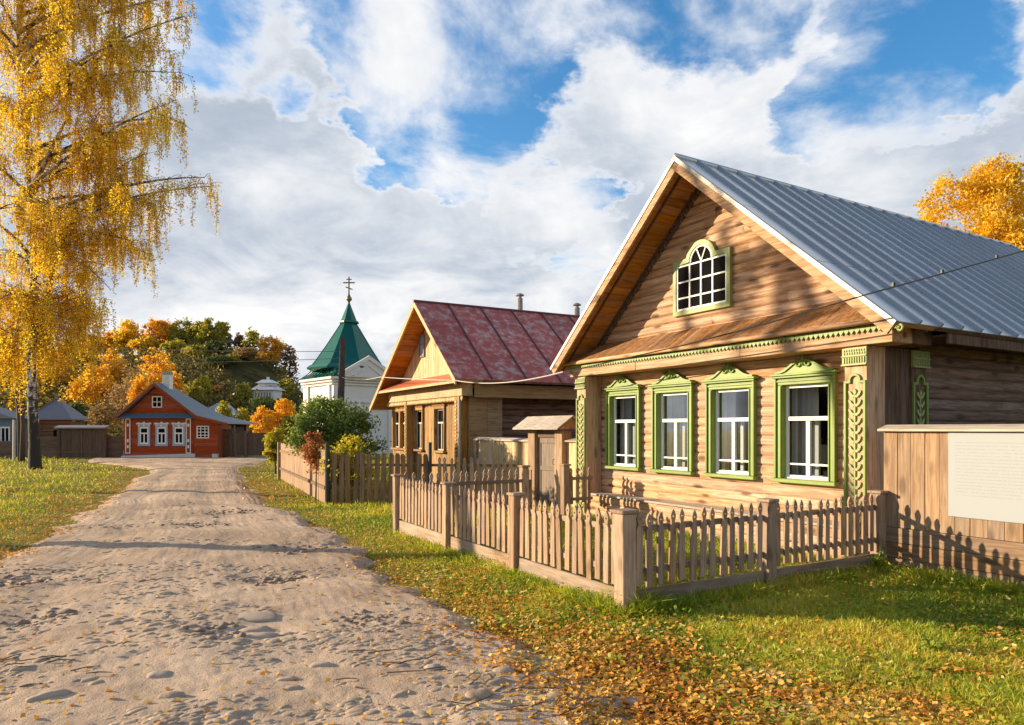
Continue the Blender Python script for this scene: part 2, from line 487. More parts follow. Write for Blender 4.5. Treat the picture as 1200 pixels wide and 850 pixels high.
M['litter'] = leafmat('fallen leaves', [(.38, .14, .025), (.64, .28, .035), (.76, .43, .06), (.76, .56, .20)], .25, 1.5)

def ground_mat():
    m, nt, bs = material('turf soil')
    tc = new(nt, 'ShaderNodeTexCoord').outputs['Object']
    n = noise(nt, tc, .35, 5, .65); n2 = noise(nt, tc, 7, 6, .7); n3 = noise(nt, tc, 40, 3, .7)
    c = mixc(nt, smooth(nt, n, .38, .62), (.17, .18, .024), (.33, .23, .05))
    c = mixc(nt, smooth(nt, n2, .5, .7), c, (.22, .135, .055))
    c = mixc(nt, mth(nt, 'MULTIPLY', n3, .4), c, (.10, .11, .018))
    nt.links.new(c, bs.inputs['Base Color']); bs.inputs['Roughness'].default_value = .95
    bs.inputs['Specular IOR Level'].default_value = .1
    bump(nt, bs, mth(nt, 'ADD', n2, mth(nt, 'MULTIPLY', n3, .5)), .8, .05)
    return m
M['ground'] = ground_mat()

def road_mat():
    m, nt, bs = material('dirt road')
    tc = new(nt, 'ShaderNodeTexCoord').outputs['Object']
    n = noise(nt, tc, .5, 5, .65, .3); n2 = noise(nt, tc, 5, 6, .7); n3 = noise(nt, tc, 55, 4, .75); n4 = noise(nt, vmth(nt, 'ADD', tc, (5, 3, 1)), 1.3, 5, .7, .5)
    c = mixc(nt, smooth(nt, n, .36, .66), (.40, .275, .175), (.64, .465, .31))
    c = mixc(nt, mth(nt, 'MULTIPLY', smooth(nt, n2, .50, .68), .5), c, (.36, .25, .17))
    c = mixc(nt, mth(nt, 'MULTIPLY', smooth(nt, n4, .58, .70), .75), c, (.28, .19, .125))
    c = mixc(nt, mth(nt, 'MULTIPLY', n3, .35), c, (.52, .43, .34))
    vo = new(nt, 'ShaderNodeTexVoronoi'); vo.inputs['Scale'].default_value = 38; nt.links.new(tc, vo.inputs['Vector'])
    peb = mth(nt, 'SUBTRACT', 1.0, smooth(nt, vo.outputs['Distance'], .08, .28))
    c = mixc(nt, mth(nt, 'MULTIPLY', peb, .22), c, (.50, .46, .41))
    nt.links.new(c, bs.inputs['Base Color']); bs.inputs['Roughness'].default_value = .95
    bs.inputs['Specular IOR Level'].default_value = .1
    bump(nt, bs, mth(nt, 'ADD', mth(nt, 'ADD', n2, mth(nt, 'MULTIPLY', n3, .4)), mth(nt, 'MULTIPLY', peb, .5)), .7, .03)
    return m
M['road'] = road_mat()
M['stone'] = paint('road cobbles', (.40, .29, .195), .88, .35, (.28, .195, .13), 6, 0, .4)
M['stone_pale'] = paint('pale flat stone', (.42, .325, .235), .88, .3, (.29, .215, .15), 5, 0, .3)
M['clod'] = paint('broken clods', (.26, .19, .135), .9, .35, (.16, .115, .085), 9, 0, .4)
M['soil'] = paint('dark soil', (.10, .07, .05), .95, .3)

def board_mat():
    m, nt, bs = material('notice sheet')
    tc = new(nt, 'ShaderNodeTexCoord').outputs['Object']
    sp = new(nt, 'ShaderNodeSeparateXYZ'); nt.links.new(tc, sp.inputs[0])
    y, z = sp.outputs[1], sp.outputs[2]
    row = mth(nt, 'FRACT', mth(nt, 'MULTIPLY', z, 27.0))
    ln = mth(nt, 'LESS_THAN', row, .34)
    cell = new(nt, 'ShaderNodeCombineXYZ')
    nt.links.new(mth(nt, 'MULTIPLY', y, 60.0), cell.inputs[0]); nt.links.new(mth(nt, 'MULTIPLY', mth(nt, 'FLOOR', mth(nt, 'MULTIPLY', z, 27.0)), 9.3), cell.inputs[1])
    wd = smooth(nt, noise(nt, cell.outputs[0], 1.2, 2), .38, .5)
    a = mth(nt, 'MULTIPLY', mth(nt, 'GREATER_THAN', z, 1.0), mth(nt, 'LESS_THAN', z, 1.62))
    a = mth(nt, 'MULTIPLY', a, mth(nt, 'LESS_THAN', y, -.86))
    f = mth(nt, 'MULTIPLY', mth(nt, 'MULTIPLY', ln, wd), mth(nt, 'MULTIPLY', a, .26))
    c = mixc(nt, f, (.36, .38, .385), (.17, .19, .20))
    nt.links.new(c, bs.inputs['Base Color']); bs.inputs['Roughness'].default_value = .6; bs.inputs['Specular IOR Level'].default_value = .15
    return m
M['board'] = board_mat()

# ------------------------------------------------------------------ street frame
ORG = Vector((1.07, 6.54, 0)); D2 = Vector((.8628, .5055, 0)); D1 = Vector((-.5055, .8628, 0))
RZ = math.atan2(D2.y, D2.x)
def UV(u, v, z=0): return ORG + D2 * u + D1 * v + Vector((0, 0, z))
def to_uv(X, Y):
    dx, dy = X - ORG.x, Y - ORG.y
    return dx * D2.x + dy * D2.y, dx * D1.x + dy * D1.y

# ------------------------------------------------------------------ ground, road, hill
def hill_z(X, Y):
    px = 600 + FPX * X / np.maximum(Y, 1)
    crest = np.interp(px, [-700, -300, 0, 100, 200, 270, 300, 330, 350, 380, 430], [8, 10, 11.6, 12.6, 13.7, 14.4, 13, 10.7, 8, 3.5, -.6])
    t = np.clip((Y - 56) / 54, 0, 1); s = t * t * (3 - 2 * t)
    b = np.clip((Y - 118) / 120, 0, 1)
    return crest * s * (1 - .45 * b) + 1.2 * s * (fbm(X * .08, Y * .08, 5) - .5) - .25 * (1 - np.clip(t * 20, 0, 1))
def hz(X, Y): return float(hill_z(np.array([X]), np.array([Y]))[0])

def grid_obj(name, X, Y, Z, mat, smooth=True):
    n, k = X.shape
    V = np.stack([X.ravel(), Y.ravel(), Z.ravel()], 1)
    i = np.arange(n * k).reshape(n, k)
    F = np.stack([i[:-1, :-1].ravel(), i[:-1, 1:].ravel(), i[1:, 1:].ravel(), i[1:, :-1].ravel()], 1)
    return mesh_np(name, V, F, mat, None, smooth)

gx, gy = np.meshgrid(np.linspace(-900, 900, 61), np.linspace(-60, 1500, 53))
kind(grid_obj('ground', gx, gy, gx * 0, M['ground'], False), 'structure')

RY = np.array([0, 2, 4.09, 5.52, 8.5, 12.1, 16.3, 21.2, 27, 31, 34, 37, 41.5])
RX = np.array([3.0, 1.95, .90, .05, -1.62, -3.3, -5.8, -8.1, -10.6, -12.4, -12.6, -13.2, -14.0])
LY = np.array([0, 9.34, 14.6, 21.2, 30, 33, 36, 39, 41.5])
LX = np.array([-3.6, -6.9, -9.0, -11.8, -15.7, -18.6, -21.8, -24, -25])
def road_edges(Y):
    j = (fbm(Y * .9, Y * 0 + 3.3, 9) - .5)
    j2 = (fbm(Y * .9, Y * 0 + 8.3, 29) - .5)
    return np.interp(Y, LY, LX) + j * .7, np.interp(Y, RY, RX) + j2 * .5

def road_height(X, Y):
    L, Rr = road_edges(Y)
    e = np.minimum(X - L, Rr - X) + (fbm(X * 2.2, Y * 2.2, 77) - .5) * .7
    s = np.clip(e / .45 + .3, 0, 1)
    z = -.02 + s * .085
    t = (X - L) / (Rr - L)
    z = z + s * .03 * np.sin(np.clip(t, 0, 1) * math.pi)
    z = z + s * ((fbm(X * 1.1, Y * 1.1, 3, 3) - .5) * .06 + (fbm(X * 4, Y * 5, 4, 3) - .5) * .030 + (fbm(X * 13, Y * 18, 6, 3) - .5) * .017)
    z = z - s * .022 * (np.exp(-((t - .27) / .06) ** 2) + np.exp(-((t - .66) / .07) ** 2))
    for cx, cy, r_, d_ in POTS:
        d2 = ((X - cx) ** 2 + ((Y - cy) * 1.3) ** 2) / (r_ * r_)
        k = np.exp(-d2 * 2)
        z = z - k * d_ + k * (fbm(X * 11, Y * 11, 41, 2) - .5) * d_ * 1.6
    return np.where(s > .9, np.maximum(z, .006), z)
def gp(px, py): 
    Y = EYE * FPX / (py - HOR); return ((px - 600) / FPX * Y, Y)
POTS = [(*gp(255, 752), .28, .055), (*gp(320, 686), .42, .045), (*gp(15, 688), .5, .06), (*gp(45, 735), .35, .035), (*gp(270, 604), .7, .03),
        (*gp(230, 620), .5, .03), (*gp(350, 650), .6, .03), (*gp(430, 735), .5, .025)]

def build_road():
    inv = np.linspace(1 / 1.0, 1 / 41.5, 520)
    Yr = 1 / inv
    Yr = np.concatenate([np.linspace(-6, .8, 20), Yr])
    t = np.linspace(-.10, 1.10, 430)
    L, Rr = road_edges(Yr)
    X = L[:, None] + (Rr - L)[:, None] * t[None, :]
    Y = np.repeat(Yr[:, None], len(t), 1)
    Z = road_height(X, Y)
    return kind(grid_obj('road', X, Y, Z, M['road']), 'structure')
build_road()

def build_hill():
    px = np.linspace(-700, 430, 150); Yv = np.concatenate([np.linspace(55, 125, 90), np.linspace(128, 320, 30)])
    PX, YY = np.meshgrid(px, Yv)
    XX = (PX - 600) / FPX * YY
    m, nt, bs = material('hill turf')
    tc = new(nt, 'ShaderNodeTexCoord').outputs['Object']
    n = noise(nt, tc, .09, 6, .65); n2 = noise(nt, tc, .9, 5, .7)
    c = mixc(nt, smooth(nt, n, .4, .62), (.07, .058, .022), (.17, .125, .045))
    c = mixc(nt, smooth(nt, n2, .5, .66), c, (.055, .045, .018))
    nt.links.new(c, bs.inputs['Base Color']); bs.inputs['Roughness'].default_value = 1
    bs.inputs['Specular IOR Level'].default_value = 0
    bump(nt, bs, n2, 1, 1.0)
    kind(grid_obj('hill', XX, YY, hill_z(XX, YY), m), 'structure')
build_hill()

# ------------------------------------------------------------------ board walls
def board(mb, x, z0, z1, yl0, yl1, yr0, yr1, depth=.1, ax='y', sgn=1, cv=.016):
    """one level board with a rounded face; it runs along y (or x), its face at x looks to -sgn"""
    pr = [(cv, 0), (.004, .2), (0, .5), (.004, .8), (cv, 1), (depth, 1), (depth, 0)]
    vs = []
    for side in (0, 1):
        for dx, t in pr:
            a = (yl0 + (yl1 - yl0) * t) if side == 0 else (yr0 + (yr1 - yr0) * t)
            z = z0 + (z1 - z0) * t
            vs.append((x + sgn * dx, a, z) if ax == 'y' else (a, x + sgn * dx, z))
    n = len(pr)
    mb.add(vs, [tuple(range(n)), tuple(range(n, 2 * n))[::-1]] + [(i, (i + 1) % n, n + (i + 1) % n, n + i) for i in range(n)])

def courses(mb, x, y0, y1, z0, z1, h, openings=(), depth=.1, ax='y', sgn=1, joints=3.0, cv=.016):
    n = max(1, round((z1 - z0) / h)); h = (z1 - z0) / n
    for i in range(n):
        a, b = z0 + i * h, z0 + (i + 1) * h
        m = (a + b) / 2
        segs = [(y0, y1)]
        for oa, ob, oz0, oz1 in openings:
            if oz0 < m < oz1:
                ns = []
                for s0, s1 in segs:
                    if ob <= s0 or oa >= s1: ns.append((s0, s1)); continue
                    if oa > s0: ns.append((s0, oa))
                    if ob < s1: ns.append((ob, s1))
                segs = ns
        for s0, s1 in segs:
            cuts = [s0]
            if joints:
                while s1 - cuts[-1] > joints * 1.2: cuts.append(cuts[-1] + joints * rnd.uniform(.5, 1.0))
            cuts.append(s1)
            for c0, c1 in zip(cuts, cuts[1:]):
                g = .0012
                board(mb, x + rnd.uniform(-.003, .003) * sgn, a, b - .003, c0 + g, c0 + g, c1 - g, c1 - g, depth, ax, sgn, cv)

# ------------------------------------------------------------------ house 1: pine house with green windows
H1 = thing('wooden_house', 'large golden pine house with four green carved windows and blue-grey metal roof', 'house', UV(4.1, 0), RZ)
W0, W1 = .2, 6.48
RIDGE_V, RIDGE_Z, EAVE_Z = 3.225, 6.15, 3.0
SL = (RIDGE_Z - EAVE_Z) / (RIDGE_V + .41)
DEPTH = 10.6
XW = .4
def roof_z(y): return RIDGE_Z - abs(y - RIDGE_V) * SL

def at_px(px, x):
    """street-frame v where the plane u = 4.1 + x crosses a photo column"""
    k = (px - 600) / FPX
    X0 = ORG.x + D2.x * (4.1 + x); Y0 = ORG.y + D2.y * (4.1 + x)
    return (X0 - k * Y0) / (k * D1.y - D1.x)

def house1():
    wins = []
    for a, b in ((712, 748.5), (765, 811.5), (828, 884.5), (908, 980)):
        vb, va = at_px(a, XW - .05), at_px(b, XW - .05)
        wins.append(((va + vb) / 2, vb - va))
    wmean = sum(w for _, w in wins) / 4
    wins = [(c, wmean) for c, _ in wins]
    ZB, ZT = .97, 2.52
    ops = [(c - wmean / 2 + .09, c + wmean / 2 - .09, ZB + .05, ZT - .04) for c, _ in wins]
    mb = MB(); courses(mb, XW, W0 + .02, W1 - .02, 0.0, 2.84, .148, ops, .12, cv=.022)
    mb.build('front_wall', M['pine_y'], H1)
    # gable
    mb = MB(); z = 2.90
    h = .150
    while z < RIDGE_Z - .25:
        hw0 = (RIDGE_Z - .10 - z) / SL; hw1 = (RIDGE_Z - .10 - z - h) / SL
        hw0 = min(hw0, 3.2); hw1 = max(.02, min(hw1, 3.2))
        cut = RIDGE_V + rnd.uniform(-.6, .6) * hw1
        g = .001
        board(mb, XW - .02 + rnd.uniform(-.003, .003), z, z + h - .003, RIDGE_V - hw0, RIDGE_V - hw1, cut - g, cut - g, .1, cv=.032)
        board(mb, XW - .02 + rnd.uniform(-.003, .003), z, z + h - .003, cut + g, cut + g, RIDGE_V + hw0, RIDGE_V + hw1, .1, cv=.032)
        z += h
    mb.build('gable_wall', M['pine_y'], H1)
    # side walls, back wall, floor and inner lining
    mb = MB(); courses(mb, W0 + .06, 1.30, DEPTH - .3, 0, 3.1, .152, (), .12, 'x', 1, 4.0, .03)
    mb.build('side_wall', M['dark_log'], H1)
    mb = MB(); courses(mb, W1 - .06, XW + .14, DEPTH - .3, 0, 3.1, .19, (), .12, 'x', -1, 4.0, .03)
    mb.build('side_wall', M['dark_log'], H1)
    mb = MB(); mb.prism([(W0 + .19, 0.01), (W1 - .19, 0.01), (W1 - .19, 3.0), (RIDGE_V, RIDGE_Z - .3), (W0 + .19, 3.0)], 'x', DEPTH - .42, DEPTH - .3)
    mb.build('back_wall', M['dark_board'], H1)
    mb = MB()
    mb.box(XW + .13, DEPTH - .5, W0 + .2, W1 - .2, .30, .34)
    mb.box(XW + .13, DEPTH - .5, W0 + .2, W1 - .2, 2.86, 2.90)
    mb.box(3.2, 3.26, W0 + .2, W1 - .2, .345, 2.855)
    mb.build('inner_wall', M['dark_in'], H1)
    # ledge along the foot of the wall
    mb = MB(); courses(mb, .06, .56, 6.16, 0, .43, .145, (), .3)
    o = mb.build('plinth', M['pine_y'], H1)
    mb = MB(); mb.box(.02, XW + .01, .545, 6.175, .432, .468)
    mb.build('ledge', M['zaval'], o, bevel=.005)

    # corner boxes with green carving
    def pilaster(face, a0, a1, zt, back, side_mat, ax):
        def bx(m, d0, d1, b0, b1, z0, z1):
            if ax == 'x': m.box(face - d1, face - d0, b0, b1, z0, z1)
            else: m.box(b0, b1, face - d1, face - d0, z0, z1)
        m = MB()
        if ax == 'x': m.box(face, back, a0, a1, 0, zt)
        else: m.box(a0, a1, face, back, 0, zt)
        p = m.build('corner_post', side_mat, H1, bevel=.006)
        w = a1 - a0; c = (a0 + a1) / 2
        m = MB()
        bw = .038
        bx(m, .002, .030, a0 + .004, a0 + bw, .06, zt - .47); bx(m, .002, .030, a1 - bw, a1 - .004, .06, zt - .47)
        def pr(poly, d0, d1):
            if ax == 'x': m.prism(poly, 'x', face - d1, face - d0)
            else: m.prism(poly, 'y', face - d1, face - d0)
        ang = [math.pi * i / 10 for i in range(11)]
        ro, ri = w * .27, w * .27 - .03
        zc = zt - .44
        out = [(c - w / 2 + .004, zc), (c - ro - .001, zc)] + [(c - ro * math.cos(t), zc + .01 + ro * math.sin(t)) for t in ang] + [(c + ro + .001, zc), (c + w / 2 - .004, zc)]
        inn = [(c - w / 2 + .004, zc - .035), (c - ri - .001, zc - .035)] + [(c - ri * math.cos(t), zc + .005 + ri * math.sin(t)) for t in ang] + [(c + ri + .001, zc - .035), (c + w / 2 - .004, zc - .035)]
        if ax == 'x': m.ring(out, inn, 'x', face - .030, face - .002, closed=False)
        else: m.ring(out, inn, 'y', face - .030, face - .002, closed=False)
        m.build('border', M['green'], p, bevel=.004)
        m = MB()                                            # capital: block, rows of slots and teeth
        bx(m, .002, .035, a0 - .012, a1 + .012, zt - .245, zt - .02)
        n = 9
        for i in range(n):
            q = a0 + (i + .5) * w / n
            bx(m, .036, .050, q - .008, q + .008, zt - .215, zt - .14)
            bx(m, .036, .046, q - .010, q + .006, zt - .105, zt - .075)
            bx(m, .036, .046, q - .004, q + .012, zt - .065, zt - .04)
        bx(m, .036, .055, a0 - .018, a1 + .018, zt - .245, zt - .228)
        bx(m, .036, .052, a0 - .016, a1 + .016, zt - .132, zt - .118)
        m.build('capital', M['green_pale'], p)
        m = MB()                                            # climbing stem with paired leaves
        bx(m, .002, .022, c - .009, c + .009, .10, zt - .60)
        z = .16; st = .118
        while z < zt - .62:
            for s in (-1, 1):
                poly = [(c + s * .006, z), (c + s * .030, z - .012), (c + s * .072, z + .028), (c + s * .088, z + .066), (c + s * .080, z + .082), (c + s * .058, z + .070), (c + s * .034, z + .030), (c + s * .006, z + .022)]
                pr(poly[::s], .003, .026)
            z += st
        pr([(c - .022, zt - .60), (c, zt - .625), (c + .022, zt - .60), (c + .018, zt - .57), (c, zt - .545), (c - .018, zt - .57)], .003, .026)
        m.build('carved_vine', M['green_pale'], p)
        return p
    pilaster(0.0, W0, .51, 2.815, XW - .002, M['pine_z'], 'x')
    pilaster(0.0, 6.18, W1, 2.815, XW - .002, M['pine_z'], 'x')
    pilaster(.165, .93, 1.29, 2.815, .30, M['dark_board'], 'y')
    mb = MB()
    for i, (a, b) in enumerate(((.403, .58), (.582, .755), (.757, .928))):
        mb.box(a, b, .195 + .003 * i, .30, 0, 2.815)
    mb.build('corner_board', M['dark_board'], H1)

    # cornice, pent roof, trim
    mb = MB(); mb.box(-.05, .38, -.16, 2.2, 2.82, 3.035); mb.box(-.047, .38, 2.203, 4.6, 2.82, 3.035); mb.box(-.05, .38, 4.603, 6.66, 2.82, 3.035)
    mb.build('cornice', M['pine_y'], H1, bevel=.006)
    mb = MB(); mb.box(.383, .82, -.16, .19, 2.82, 3.03)
    mb.build('cornice_return', M['dark_board'], H1, bevel=.006)
    mb = MB(); y = -.10
    while y < 6.72:
        w = rnd.uniform(.11, .15); j = rnd.uniform(-.004, .004)
        y1 = min(y + w - .004, 6.74)
        fr = min(1.0, max(.06, (min(roof_z(y), roof_z(y1)) - .19 - 3.10) / .36))
        x0, z0, x1, z1 = -.17, 3.10 + j, -.17 + (XW + .146) * fr, 3.10 + .36 * fr + j
        mb.hexa([(x0, y, z0), (x1, y, z1 - .004), (x1, y1, z1 - .004), (x0, y1, z0), (x0, y, z0 + .022), (x1, y, z1 + .018), (x1, y1, z1 + .018), (x0, y1, z0 + .022)])
        y += w
    mb.build('pent_roof', M['pent'], H1)
    mb = MB(); mb.tube([(-.155, -.13, 3.085), (-.155, 3.2, 3.085), (-.155, 6.74, 3.085)], .034, 10)
    o = mb.build('eave_rail', M['pine_y'], H1, smooth=True)
    mb = MB(); n = 92
    for i in range(n):
        a = -.12 + i * (6.80 / n); b = a + 6.80 / n
        mb.prism([(a, 3.05), (a, 3.012), (a + .5 * (b - a), 2.962), (b - .004, 3.012), (b - .004, 3.05)], 'x', -.082, -.062)
    mb.build('sawtooth_trim', M['green'], H1)

    # roof
    def slope_pt(x, y, off=0.0):
        s = -1 if y < RIDGE_V else 1
        return (x, y + s * off * SL / math.hypot(1, SL), roof_z(y) + off / math.hypot(1, SL))
    def slab(mb, x0, x1, ya, yb, o0, o1):
        mb.hexa([slope_pt(x0, ya, o0), slope_pt(x1, ya, o0), slope_pt(x1, yb, o0), slope_pt(x0, yb, o0), slope_pt(x0, ya, o1), slope_pt(x1, ya, o1), slope_pt(x1, yb, o1), slope_pt(x0, yb, o1)])
    X0R = -.40
    for s, ye in ((-1, -.41), (1, 6.86)):
        yr = RIDGE_V - s * -.001
        mb = MB()
        x = X0R + .004; sheets = []
        while x < DEPTH:
            x2 = min(x + .47, DEPTH)
            for f0, f1 in ((0, .36), (.36, .70), (.70, 1.0)):
                a, b = yr + (ye - yr) * f0, yr + (ye - yr) * f1
                lift = .004 * rnd.random()
                mb.add([slope_pt(x, a, .004 + lift), slope_pt(x2 - .002, a, .004 + lift), slope_pt(x2 - .002, b - s * .006, .007 + lift), slope_pt(x, b - s * .006, .007 + lift),
                        slope_pt(x, a, -.004), slope_pt(x2 - .002, a, -.004), slope_pt(x2 - .002, b - s * .006, -.004), slope_pt(x, b - s * .006, -.004)],
                       [(0, 3, 2, 1), (4, 5, 6, 7), (0, 1, 5, 4), (1, 2, 6, 5), (2, 3, 7, 6), (3, 0, 4, 7)])
            x = x2
        o = mb.build('roof', M['zinc'], H1)
        mb = MB(); x = X0R + .474
        while x < DEPTH - .1:
            slab(mb, x - .018, x + .018, yr + s * .01, ye, .0035, .060)
            x += .47
        mb.build('standing_seam', M['zinc_seam'], o)
        # soffit boards below the sheets
        mb = MB(); n = 30
        for i in range(n):
            a = yr + (ye - yr) * i / n; b = yr + (ye - yr) * (i + 1) / n - s * .004
            slab(mb, X0R + .05, XW + .06, a, b, -.060, -.008)
        so = mb.build('soffit', M['soffit'], H1)
        mb = MB(); slab(mb, X0R + .25, X0R + .285, yr + s * .08, ye, -.085, -.0605)
        slab(mb, XW - .085, XW - .050, yr + s * .08, ye, -.085, -.0605)
        k = 34
        for i in range(k):
            a = yr + (ye - yr) * (.04 + .96 * i / k); b = a + s * .075
            slab(mb, XW - .052, XW - .032, a, b, -.17, -.062)
        mb.build('soffit_trim', M['far_brown'], so)
        mb = MB(); slab(mb, X0R + .002, X0R + .046, yr, ye - s * .003, -.17, -.008)
        bb = mb.build('barge_board', M['pine_y'], H1)
        mb = MB(); slab(mb, X0R - .012, X0R + .0015, yr, ye, -.045, .014); slab(mb, X0R + .0015, X0R + .05, yr, ye, .009, .016)
        mb.build('flashing', M['zinc_edge'], bb)
        # inner roof underside keeps daylight out
        mb = MB(); slab(mb, XW + .065, DEPTH, yr, ye, -.05, -.010)
        mb.build('roof_deck', M['dark_board'], o)
    mb = MB(); mb.tube([(X0R - .01, RIDGE_V, RIDGE_Z + .02), (DEPTH, RIDGE_V, RIDGE_Z + .02)], .045, 8)
    mb.build('ridge_cap', M['zinc'], H1, smooth=True)
    mb = MB(); mb.box(.83, DEPTH, -.36, -.32, 2.83, 2.985); mb.box(.83, DEPTH, -.315, W0 + .05, 2.93, 2.955)
    mb.build('eave_fascia', M['dark_board'], H1, bevel=.004)
    mb = MB()
    ang = [i * .5 for i in range(17)]
    mb.tube([(-.36, -.43 + .05 * math.cos(a) * (1 - i / 22), 2.93 + .05 * math.sin(a) * (1 - i / 22)) for i, a in enumerate(ang)], .014, 6)
    mb.build('eave_scroll', M['green_pale'], H1)
    # dark rear lean-to roof with a projecting rafter
    mb = MB()
    mb.hexa([(DEPTH + .003, 1.9, 4.72), (DEPTH + 1.7, 1.9, 4.72), (DEPTH + 1.7, 4.6, 4.72), (DEPTH + .003, 4.6, 4.72), (DEPTH + .003, 2.3, 5.5), (DEPTH + 1.4, 2.9, 5.72), (DEPTH + 1.4, 3.5, 5.72), (DEPTH + .003, 4.2, 5.5)])
    mb.box(DEPTH + .003, DEPTH + 1.7, .5, 6.0, 0, 4.717)
    o = mb.build('rear_shed', M['dark_board'], H1)
    mb = MB(); mb.tube([(DEPTH + .2, 2.2, 5.45), (DEPTH + 1.1, 1.5, 6.1)], .07, 6); mb.build('rafter', M['far_brown'], o)

    # windows
    for wi, (c, w) in enumerate(wins):
        a, b = c - w / 2, c + w / 2
        zs0, zs1 = ZB, ZT
        m = MB(); jw = .112
        x0 = XW - .055
        for y0, y1 in ((a, a + jw), (b - jw, b)):
            m.box(x0, XW + .10, y0, y1, zs0 + .05, zs1 - .12)
        m.box(x0, XW + .10, a, b, zs1 - .118, zs1)
        wn = m.build('window', M['green'], H1, bevel=.006)
        m = MB()
        for y0, y1 in ((a - .012, a + .028), (b - .028, b + .012)): m.box(x0 - .028, x0 - .002, y0, y1, zs0 + .05, zs1 - .02)
        for y0, y1 in ((a + .082, a + .104), (b - .104, b - .082)): m.box(x0 - .016, x0 - .002, y0, y1, zs0 + .05, zs1 - .13)
        m.box(x0 - .05, x0 - .002, a - .03, b + .03, zs1 - .018, zs1 + .012)
        m.box(x0 - .075, XW, a - .055, b + .055, zs1 + .014, zs1 + .045)
        m.box(x0 - .016, x0 - .002, a + .03, b - .03, zs1 - .075, zs1 - .045)
        m.build('moulding', M['green'], wn, bevel=.005)
        m = MB(); m.box(x0 - .06, XW - .002, a - .035, b + .035, zs0 - .01, zs0 + .048)
        m.build('sill', M['green'], wn, bevel=.008)
        m = MB(); z = zs1 + .047; hw = w / 2
        prof = [(-1.0, 0), (-1.0, .03), (-.80, .038), (-.64, .062), (-.48, .110), (-.34, .155), (-.2, .180), (0, .188)]
        poly = [(c + q * hw, z + t) for q, t in prof] + [(c - q * hw, z + t) for q, t in prof[:-1][::-1]]
        m.prism(poly, 'x', x0 - .015, XW - .004)
        inn = [(c + q * hw * .96, z + max(t - .032, 0) + .001) for q, t in prof] + [(c - q * hw * .96, z + max(t - .032, 0) + .001) for q, t in prof[:-1][::-1]]
        m.ring(poly[1:-1], inn[1:-1], 'x', x0 - .04, x0 - .016, closed=False)
        pd = m.build('pediment', M['green'], wn)
        m = MB()
        for s in (-1, 1):
            m.tube([(x0 - .03, c + s * (.075 + .042 * math.cos(t)), z + .135 + .042 * math.sin(t)) for t in [i * .55 for i in range(12)]], .015, 6)
        m.tube([(x0 - .03, c, z + .10), (x0 - .035, c, z + .19), (x0 - .03, c, z + .25), (x0 - .03, c, z + .30)], [.016, .032, .026, .004], 6)
        m.tube([(x0 - .03, c - .05, z + .19), (x0 - .03, c - .055, z + .26)], [.014, .004], 5); m.tube([(x0 - .03, c + .05, z + .19), (x0 - .03, c + .055, z + .26)], [.014, .004], 5)
        m.build('carved_flower', M['green'], pd, smooth=True)
        # sashes
        ia, ib, iz0, iz1 = a + jw, b - jw, zs0 + .05, zs1 - .12
        tz = iz0 + (iz1 - iz0) * .64
        m = MB()
        xs = XW + .035
        t = .042
        m.box(xs, xs + .05, ia, ia + t, iz0, iz1); m.box(xs, xs + .05, ib - t, ib, iz0, iz1)
        m.box(xs, xs + .05, ia + t + .001, ib - t - .001, iz0, iz0 + .05); m.box(xs, xs + .05, ia + t + .001, ib - t - .001, iz1 - .045, iz1)
        m.box(xs - .015, xs + .05, ia + t + .001, ib - t - .001, tz - .03, tz + .03)
        m.box(xs - .006, xs + .048, (ia + ib) / 2 - .032, (ia + ib) / 2 + .032, iz0 + .051, tz - .031)
        m.box(xs + .004, xs + .044, ia + t + .001, (ia + ib) / 2 - .033, iz0 + .20, iz0 + .228); m.box(xs + .004, xs + .044, (ia + ib) / 2 + .033, ib - t - .001, iz0 + .20, iz0 + .228)
        m.box(xs - .03, xs - .002, ia + .01, ib - .01, iz0 + .001, iz0 + .02)
        m.build('sash', M['white'], wn, bevel=.004)
        m = MB(); m.add([(xs + .03, ia + .01, iz0 + .01), (xs + .03, ib - .01, iz0 + .01), (xs + .03, ib - .01, iz1 - .01), (xs + .03, ia + .01, iz1 - .01)], [(0, 1, 2, 3)])
        m.build('pane', M['pane'], wn)
        m = MB(); xi = xs + .20
        m.box(xi, xi + .04, ia - .05, ia + .03, iz0, iz1); m.box(xi, xi + .04, ib - .03, ib + .05, iz0, iz1)
        m.box(xi - .003, xi + .04, (ia + ib) / 2 - .03, (ia + ib) / 2 + .03, iz0, tz - .03); m.box(xi, xi + .04, ia + .031, ib - .031, tz - .03, tz + .03)
        m.box(xi, xi + .04, ia + .031, ib - .031, iz0, iz0 + .05)
        m.box(xi + .004, xi + .034, ia + .031, (ia + ib) / 2 - .032, iz0 + .2, iz0 + .225); m.box(xi + .004, xi + .034, (ia + ib) / 2 + .032, ib - .031, iz0 + .2, iz0 + .225)
        m.build('inner_sash', M['white'], wn)
        m = MB()
        vs = []; n = 24
        for y0, y1 in (((ib - .20, ib + .03), (ib - .30, ib + .03), (ib - .16, ib + .03), (ib - .34, ib + .03))[wi],):
            for i in range(n + 1):
                q = y0 + (y1 - y0) * i / n
                xx = xi + .09 + .02 * math.sin(i * (1.9 - .3 * wi))
                vs += [(xx, q, iz0 - .02), (xx + .01, q, iz1 + .03)]
        m.add(vs, [(2 * i, 2 * i + 1, 2 * i + 3, 2 * i + 2) for i in range(n)])
        m.build('curtain', M['curtain'], wn)

    # attic window with arched middle
    c = 3.38; hw = .62; z0, z1 = 3.76, 4.66; ro = .335
    xa = XW - .02
    ang = [math.pi * i / 14 for i in range(15)]
    ZC = z1 - .06
